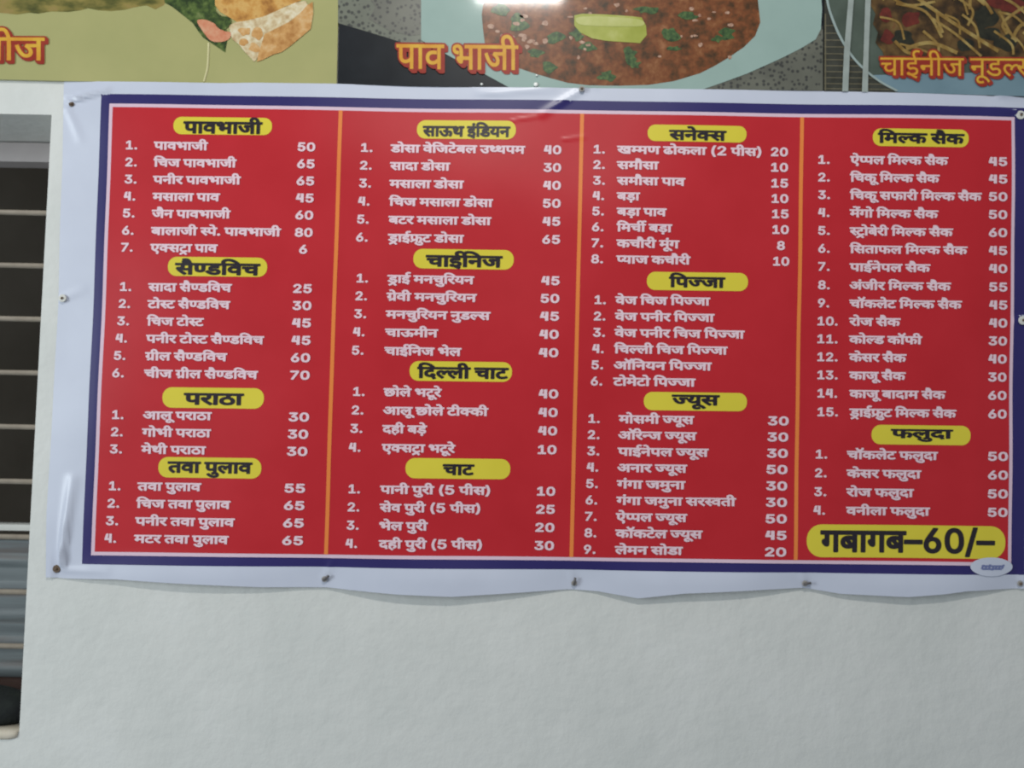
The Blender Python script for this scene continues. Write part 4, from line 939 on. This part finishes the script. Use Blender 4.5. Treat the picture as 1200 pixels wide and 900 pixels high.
M['title_red'] = flat('title_red_ink', (150, 50, 36), 0.4, 0.5, 6, 30, CO)
M['title_yellow'] = mottled('title_gold_ink', [(0.35, (206, 142, 44)), (0.65, (212, 168, 58))], 30, 0.4, 0.5, coat=CO)
def blob(r, cx, cy, rx, ry, n=9, j=0.3):
    return [(cx + rx * (1 + r.uniform(-j, j)) * math.cos(2 * math.pi * i / n), cy + ry * (1 + r.uniform(-j, j)) * math.sin(2 * math.pi * i / n)) for i in range(n)]
TOPY = -250

# sandwich poster ------------------------------------------------
M['lime'] = mottled('olive_poster_ink', [(0.3, (160, 158, 105)), (0.7, (169, 165, 111))], 8, 0.4, 0.5, coat=CO)
p0 = at(180, 95, YP)
sp = thing('food_poster', 'olive green poster board with a toasted sandwich picture, left above the banner', 'poster', (p0.x, 0, p0.z), 'food posters above the menu banner')
board('board', 0, 0, [(-190, 91), (0, 93), (130, 96), (260, 98), (300, 97.3), (394.5, 98.5)], M['lime'], sp)
M['toast'] = mottled('toasted_bread_print', [(0.3, (150, 100, 48)), (0.48, (192, 140, 72)), (0.6, (206, 164, 96)), (0.72, (170, 116, 60))], 45, 0.4, coat=CO, detail=6)
M['crumb'] = mottled('white_bread_print', [(0.3, (180, 150, 110)), (0.5, (206, 188, 150)), (0.7, (222, 212, 186))], 90, 0.4, coat=CO)
M['crust'] = mottled('crust_print', [(0.3, (168, 116, 62)), (0.55, (198, 150, 92)), (0.75, (212, 178, 130))], 70, 0.4, coat=CO)
M['lettuce'] = mottled('lettuce_print', [(0.3, (30, 40, 24)), (0.46, (54, 70, 36)), (0.6, (84, 102, 50)), (0.75, (124, 132, 84))], 60, 0.4, coat=CO)
M['tomato'] = mottled('tomato_print', [(0.3, (192, 112, 82)), (0.5, (204, 138, 106)), (0.7, (208, 156, 124))], 70, 0.4, coat=CO)
M['filling'] = mottled('filling_print', [(0.3, (50, 54, 28)), (0.42, (92, 90, 44)), (0.54, (138, 124, 66)), (0.66, (152, 128, 78)), (0.78, (124, 84, 54))], 24, 0.4, coat=CO, detail=6, stretch=(0.6, 1, 1.4))
shape('filling_layer', [[(-150, TOPY), (-150, 14), (-60, 17), (0, 15), (20, 17), (34, 15), (45, 16), (60, 13.5), (80, 14), (95, 12), (103, 9.5), (115, 12), (130, 13), (146, 11.5), (156, 9), (166, 7), (172, 6.5), (182, 11), (192, 6), (230, -60), (250, TOPY)]], 0, M['filling'], sp, False)
shape('lettuce_leaf', [[(186, -40), (193, 3), (202, 8), (216, 19), (226, 27), (232, 36), (238, 44), (247, 50), (256, 56), (264, 61.5), (265, 54), (268, 40), (262, 28), (252, 22), (258, -40)]], 1, M['lettuce'], sp, False)
shape('toast_slice', [[(250, -60), (252, 6), (258, 14), (270, 21), (278, 26), (292, 25), (306, 21), (320, 15), (336, 7), (352, 1), (360, -10), (366, -60)]], 1, M['toast'], sp, False)
shape('cut_face', [[(268, 30), (276, 26), (290, 24), (310, 19), (330, 10), (346, 3), (358, 1), (362, 8), (352, 16), (338, 26), (322, 34), (310, 40), (306, 62), (298, 72.5), (292, 66), (286, 60), (280, 52), (272, 46)]], 2, M['crumb'], sp, False)
shape('crust_side', [[(310, 40), (324, 33), (340, 25), (352, 15), (360, 6), (366.5, 2), (367, 16), (364, 34), (352, 44), (340, 54), (330, 61), (320, 64), (308, 70), (301, 72.5), (303, 62)]], 3, M['crust'], sp, False)
r = random.Random(3)
for P in ([blob(r, 287, 37, 7, 5), blob(r, 302, 40, 6, 7), blob(r, 285, 50, 5, 4), blob(r, 298, 56, 6, 5)]): shape('filling_crumb', [P], 3, M['crust'], sp)
shape('tomato_piece', [[(231, 25), (240, 23), (252, 28), (262, 36), (270, 38), (269, 45), (260, 49), (248, 48), (240, 40)]], 3, M['tomato'], sp)
shape('lettuce_sprig', [[(248, 8), (258, 18), (268, 20), (271, 27), (262, 35), (254, 31), (250, 22)]], 4, M['lettuce'], sp)
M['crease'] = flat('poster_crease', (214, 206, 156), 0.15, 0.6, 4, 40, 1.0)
V = []; Fc = []
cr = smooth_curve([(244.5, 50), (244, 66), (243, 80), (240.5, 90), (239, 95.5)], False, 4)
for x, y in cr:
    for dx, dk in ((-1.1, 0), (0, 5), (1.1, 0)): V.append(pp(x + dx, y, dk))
for i in range(len(cr) - 1):
    for j in (0, 1): Fc.append([3 * i + j, 3 * i + 3 + j, 3 * i + 4 + j, 3 * i + 1 + j])
mk('crease_mark', V, Fc, M['crease'], sp, True)
title('चीज', -26, 52.5, 44, 70, 0.006, 12, 55, sp, 5)

# curry poster ---------------------------------------------------
M['black_print'] = flat('black_cloth_print', (26, 29, 33), 0.35, 0.4, 4, 20, 0.2)
p0 = at(680, 102, YP)
cp = thing('food_poster', 'poster board with plate of red brown curry and lemon wedge above the banner', 'poster', (p0.x, 0, p0.z), 'food posters above the menu banner')
board('board', 0, 0, [(395.5, 98.5), (480, 101), (580, 102.8), (660, 104), (760, 104.5), (964.5, 106.5)], M['black_print'], cp)
M['speckle'] = dotted('speckled_cloth_print', (122, 126, 108), (52, 56, 48), 95, coat=CO)
M['mesh_cloth'] = dotted('dark_mesh_print', (112, 112, 98), (62, 62, 56), 110, coat=CO)
shape('speckled_cloth', [[(396, TOPY), (396, 27), (420, 34), (450, 43), (472, 50), (496, 56), (500, TOPY)]], 0, M['speckle'], cp, False)
shape('dark_cloth_fold', [[(440, TOPY), (428, -10), (440, 8), (432, 22), (456, 36), (480, 42), (498, 40), (500, TOPY)]], 1, M['mesh_cloth'], cp, False)
shape('mesh_mat', [[(820, 104.9), (860, 90), (900, 70), (940, 50), (964.3, 30), (964.3, 106.3)]], 0, M['mesh_cloth'], cp, False)
M['plate'] = flat('pale_plate_print', (146, 168, 160), 0.4, 0.5, 4, 10, CO)
shape('plate', [[(700, -205), (600, -190), (520, -150), (493.5, -130), (493.5, 47), (520, 62), (545, 76), (570, 88), (597, 102.7), (660, 103.6), (760, 104.2), (824, 104.6), (846, 97), (876, 86), (914, 69), (938, 57), (956, 46), (962, 34), (963.5, 10), (958, -50), (930, -115), (880, -165), (800, -198)]], 2, M['plate'], cp, False)
M['curry'] = mottled('curry_print', [(0.28, (58, 44, 26)), (0.42, (96, 60, 34)), (0.52, (118, 68, 38)), (0.62, (130, 82, 48)), (0.74, (150, 100, 66))], 55, 0.35, coat=CO, detail=8)
shape('curry', [[(715, -140), (650, -122), (600, -82), (574, -30), (566, 6), (564.5, 18), (566, 34), (568, 50), (580, 66), (600, 77), (620, 84), (643, 91), (665, 97), (690, 100), (725, 100.5), (760, 99.5), (790, 95), (820, 86), (838, 77), (853, 68), (872, 55), (885, 42), (891, 26), (889, 8), (886, -20), (862, -76), (800, -124)]], 3, M['curry'], cp, False)
M['coriander'] = mottled('coriander_print', [(0.3, (38, 56, 34)), (0.5, (62, 88, 50)), (0.7, (96, 116, 66))], 120, 0.35, coat=CO)
r = random.Random(11)
for cx, cy, rx, ry in ((607, 27, 12, 9), (645, 79, 9, 6), (711, 89, 9, 6), (738, 66, 8, 9), (744, 76, 7, 5), (785, 40, 13, 7), (806, 19, 12, 5), (852, 40, 9, 6), (690, 55, 9, 5), (758, 12, 13, 4), (650, 44, 10, 6), (676, 40, 8, 7), (790, 57, 8, 3), (587, 12, 10, 6), (840, 46, 6, 4), (628, 62, 8, 5)):
    shape('coriander_leaf', [blob(r, cx, cy, rx, ry, 11, 0.42)], 4, M['coriander'], cp, True, 3)
M['onion'] = mottled('onion_print', [(0.3, (146, 104, 84)), (0.7, (190, 158, 136))], 140, 0.35, coat=CO)
ob = shape('onion_bits', [blob(r, r.uniform(575, 640), r.uniform(18, 55), r.uniform(2, 5), r.uniform(1.5, 3.5), 7) for _ in range(18)]
      + [blob(r, r.uniform(650, 875), r.uniform(2, 92) * 0.75, r.uniform(1.5, 3.5), r.uniform(1, 2.5), 7) for _ in range(26)], 4, M['onion'], cp, True, 2); ob['kind'] = 'stuff'
M['lemon'] = mottled('lemon_print', [(0.3, (146, 152, 56)), (0.55, (162, 166, 76)), (0.75, (184, 184, 112))], 22, 0.35, coat=CO)
shape('lemon_wedge', [[(673, 18), (682, 16), (712, 17), (740, 19), (752, 20.5), (757, 30), (758, 41), (750, 50.5), (735, 49.5), (712, 48), (694, 45), (680, 38), (673, 30)]], 5, M['lemon'], cp, False)
M['lemon_flesh'] = mottled('lemon_flesh_print', [(0.3, (170, 174, 92)), (0.7, (188, 188, 122))], 40, 0.35, coat=CO)
shape('lemon_flesh', [[(678, 20), (712, 19.5), (750, 23), (753, 30), (730, 31), (690, 30), (677, 27)]], 6, M['lemon_flesh'], cp)
title('पाव भाजी', 464.5, 607.5, 52, 80, 0.012, 12, 55, cp, 7, 3.0)
M['glint'] = flat('white_glint', (236, 236, 230), 0.2, 0.6, 3, 60)  # white reflections in the gloss, modelled as small raised dots
for (px, py), label, rr in (((564.5, 98.8), 'tiny white modelled reflection below the two title words of the curry poster', 0.0026),
                            ((628, 99.2), 'larger white modelled reflection on the lower edge of the curry poster', 0.0046),
                            ((629, 88.5), 'small white modelled reflection on the pale plate above the larger one', 0.0022)):
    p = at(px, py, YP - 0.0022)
    pn = thing('glint_dot', label, 'glint', p, 'white modelled reflections on the curry poster')
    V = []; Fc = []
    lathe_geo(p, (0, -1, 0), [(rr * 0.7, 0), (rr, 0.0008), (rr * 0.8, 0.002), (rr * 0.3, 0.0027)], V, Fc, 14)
    mk('glint_head', V, Fc, M['glint'], pn, True)
    V = []; Fc = []
    tube_geo(p, p + Vector((0, 0.02, 0)), 0.0006, V, Fc, 6)
    mk('glint_shaft', V, Fc, M['steel'], pn)

# noodle poster --------------------------------------------------
M['dark_mat'] = flat('dark_mat_print', (58, 58, 50), 0.4, 0.5, 8, 60, CO)
p0 = at(1200, 108, YP)
np_ = thing('food_poster', 'dark poster board with noodles and two pale tines, right above the banner', 'poster', (p0.x, 0, p0.z), 'food posters above the menu banner')
board('board', 0, 0, [(965.5, 106.8), (1040, 109), (1120, 111.5), (1200, 113.5), (1540, 118)], M['dark_mat'], np_)
M['mat_line'] = flat('mat_line_print', (104, 98, 78), 0.4, 0.5, 8, 60, CO)
shape('mat_ribs', [[(966, y - 0.7), (1046, y + 0.3), (1046, y + 1.3), (966, y + 0.4)] for y in (30, 39, 47, 55, 63, 70, 77, 84, 91, 98, 104)]
      + [[(966.5, 16), (968, 16), (968, 106), (966.5, 106)]], 0, M['mat_line'], np_, False)
M['dish'] = flat('glass_dish_print', (76, 86, 76), 0.4, 0.5, 8, 18, CO)
M['dish_rim'] = flat('dish_rim_print', (150, 164, 160), 0.4, 0.5, 6, 30, CO)
M['dish_base'] = flat('dish_base_print', (112, 136, 146), 0.4, 0.5, 6, 12, CO)
rim = smooth_curve([(962 + 4, TOPY), (966.5, -30), (968, 0), (974, 22), (984, 45), (997, 66), (1012, 82), (1030, 96), (1050, 107)], False, 5)
shape('glass_dish', [[(x + 1, y) for x, y in rim] + [(1540, 107), (1540, TOPY)]], 1, M['dish'], np_, False)
shape('dish_base', [[(1022, 88), (1034, 97), (1052, 108), (1080, 109.3), (1200, 112.8), (1540, 117), (1540, 84), (1200, 84), (1100, 86)]], 2, M['dish_base'], np_, False)
shape('dish_rim', [rim + [(x + 2.6, y - 1.2) for x, y in rim[::-1]]], 3, M['dish_rim'], np_, False)
M['noodle_bed'] = mottled('noodle_bed_print', [(0.3, (34, 30, 20)), (0.45, (66, 48, 28)), (0.55, (92, 68, 38)), (0.68, (112, 88, 50)), (0.8, (110, 50, 38))], 30, 0.4, coat=CO, detail=5)
shape('noodle_bed', [[(1018, TOPY), (1022, -20), (1020, 6), (1026, 16), (1023, 28), (1029, 38), (1026, 50), (1034, 60), (1036, 66), (1050, 66), (1090, 70), (1140, 68), (1200, 70), (1540, 70), (1540, TOPY)]], 4, M['noodle_bed'], np_, False)
r = random.Random(21)
M['pepper'] = mottled('red_pepper_print', [(0.3, (78, 32, 26)), (0.7, (112, 46, 36))], 60, 0.4, coat=CO)
M['dark_veg'] = mottled('dark_vegetable_print', [(0.3, (30, 30, 24)), (0.7, (54, 52, 38))], 60, 0.4, coat=CO)
for P in ([blob(r, 1038, 16, 8, 9), blob(r, 1040, 44, 7, 9), blob(r, 1068, 22, 10, 9), blob(r, 1188, 8, 14, 9), blob(r, 1168, 4, 12, 6), blob(r, 1250, 30, 20, 14)]): shape('red_pepper', [P], 5, M['pepper'], np_)
for P in ([blob(r, 1058, 44, 14, 8), blob(r, 1154, 22, 14, 14), blob(r, 1180, 50, 16, 9), blob(r, 1130, 52, 10, 8), blob(r, 1085, 8, 8, 6), blob(r, 1160, 40, 16, 8)]): shape('dark_vegetable', [P], 5, M['dark_veg'], np_)
M['noodle'] = mottled('noodle_print', [(0.3, (120, 90, 42)), (0.5, (144, 116, 62)), (0.7, (164, 142, 86))], 50, 0.4, coat=CO)
V = []; Fc = []
spec = [((1070, -6), (1110, 22), (1170, 60), 4.2), ((1050, 4), (1085, 14), (1104, 44), 3.2), ((1062, 57), (1090, 50), (1122, 62), 4.4), ((1186, 46), (1196, 30), (1215, 24), 4.0),
        ((1120, -4), (1140, 12), (1134, 30), 3.0), ((1090, 20), (1120, 40), (1150, 66), 3.0), ((1180, 40), (1176, 26), (1200, 8), 3.4), ((1040, -6), (1064, 6), (1096, 2), 3.0)]
for _ in range(44):
    x, y = r.uniform(1030, 1260), r.uniform(-60, 60)
    a = r.uniform(-0.5, 1.3); L = r.uniform(22, 52)
    spec.append(((x, y), (x + L * .5 * math.cos(a) + r.uniform(-5, 5), min(62, y + L * .5 * math.sin(a) + r.uniform(-6, 6))), (x + L * math.cos(a + .2), min(64, y + L * math.sin(a + .2))), r.uniform(2.0, 4.2)))
for _ in range(110):
    x, y = r.uniform(1030, 1480), r.uniform(-235, -10)
    if x < 1270: y = min(y, -70)
    a = r.uniform(-0.5, 1.3); L = r.uniform(22, 52)
    spec.append(((x, y), (x + L * .5 * math.cos(a) + r.uniform(-5, 5), y + L * .5 * math.sin(a) + r.uniform(-6, 6)), (x + L * math.cos(a + .2), y + L * math.sin(a + .2)), r.uniform(2.0, 4.2)))
for i, (a, b, c, w) in enumerate(spec):
    cv = smooth_curve([a, b, c], False, 6); n = len(V)
    for j, (x, y) in enumerate(cv):
        x2, y2 = cv[min(j + 1, len(cv) - 1)]; x1, y1 = cv[max(j - 1, 0)]
        L = math.hypot(x2 - x1, y2 - y1) or 1
        nx, ny = -(y2 - y1) / L * w / 2, (x2 - x1) / L * w / 2
        V += [pp(x + nx, y + ny, 6 + i * 0.012), pp(x - nx, y - ny, 6 + i * 0.012)]
    for j in range(len(cv) - 1): Fc.append([n + 2 * j, n + 2 * j + 1, n + 2 * j + 3, n + 2 * j + 2])
nd = mk('noodles', V, Fc, M['noodle'], np_); nd['kind'] = 'stuff'
M['tine'] = mottled('pale_tine_print', [(0.3, (138, 146, 140)), (0.6, (156, 164, 158))], 30, 0.4, coat=CO)
for pl in ([(993.5, TOPY), (1000, TOPY), (1000.5, 0), (996, 60), (994, 107), (987, 107), (989, 60), (994, 0)], [(1014, TOPY), (1021, TOPY), (1020.5, 0), (1018, 60), (1017, 107.8), (1010, 107.6), (1012, 60), (1014, 0)]):
    shape('tine', [pl], 8, M['tine'], np_, False)
title('चाईनीज नूडल्स', 1031.5, 1214, 67.5, 88, 0.008, 4, 58, np_, 9, 2.0)
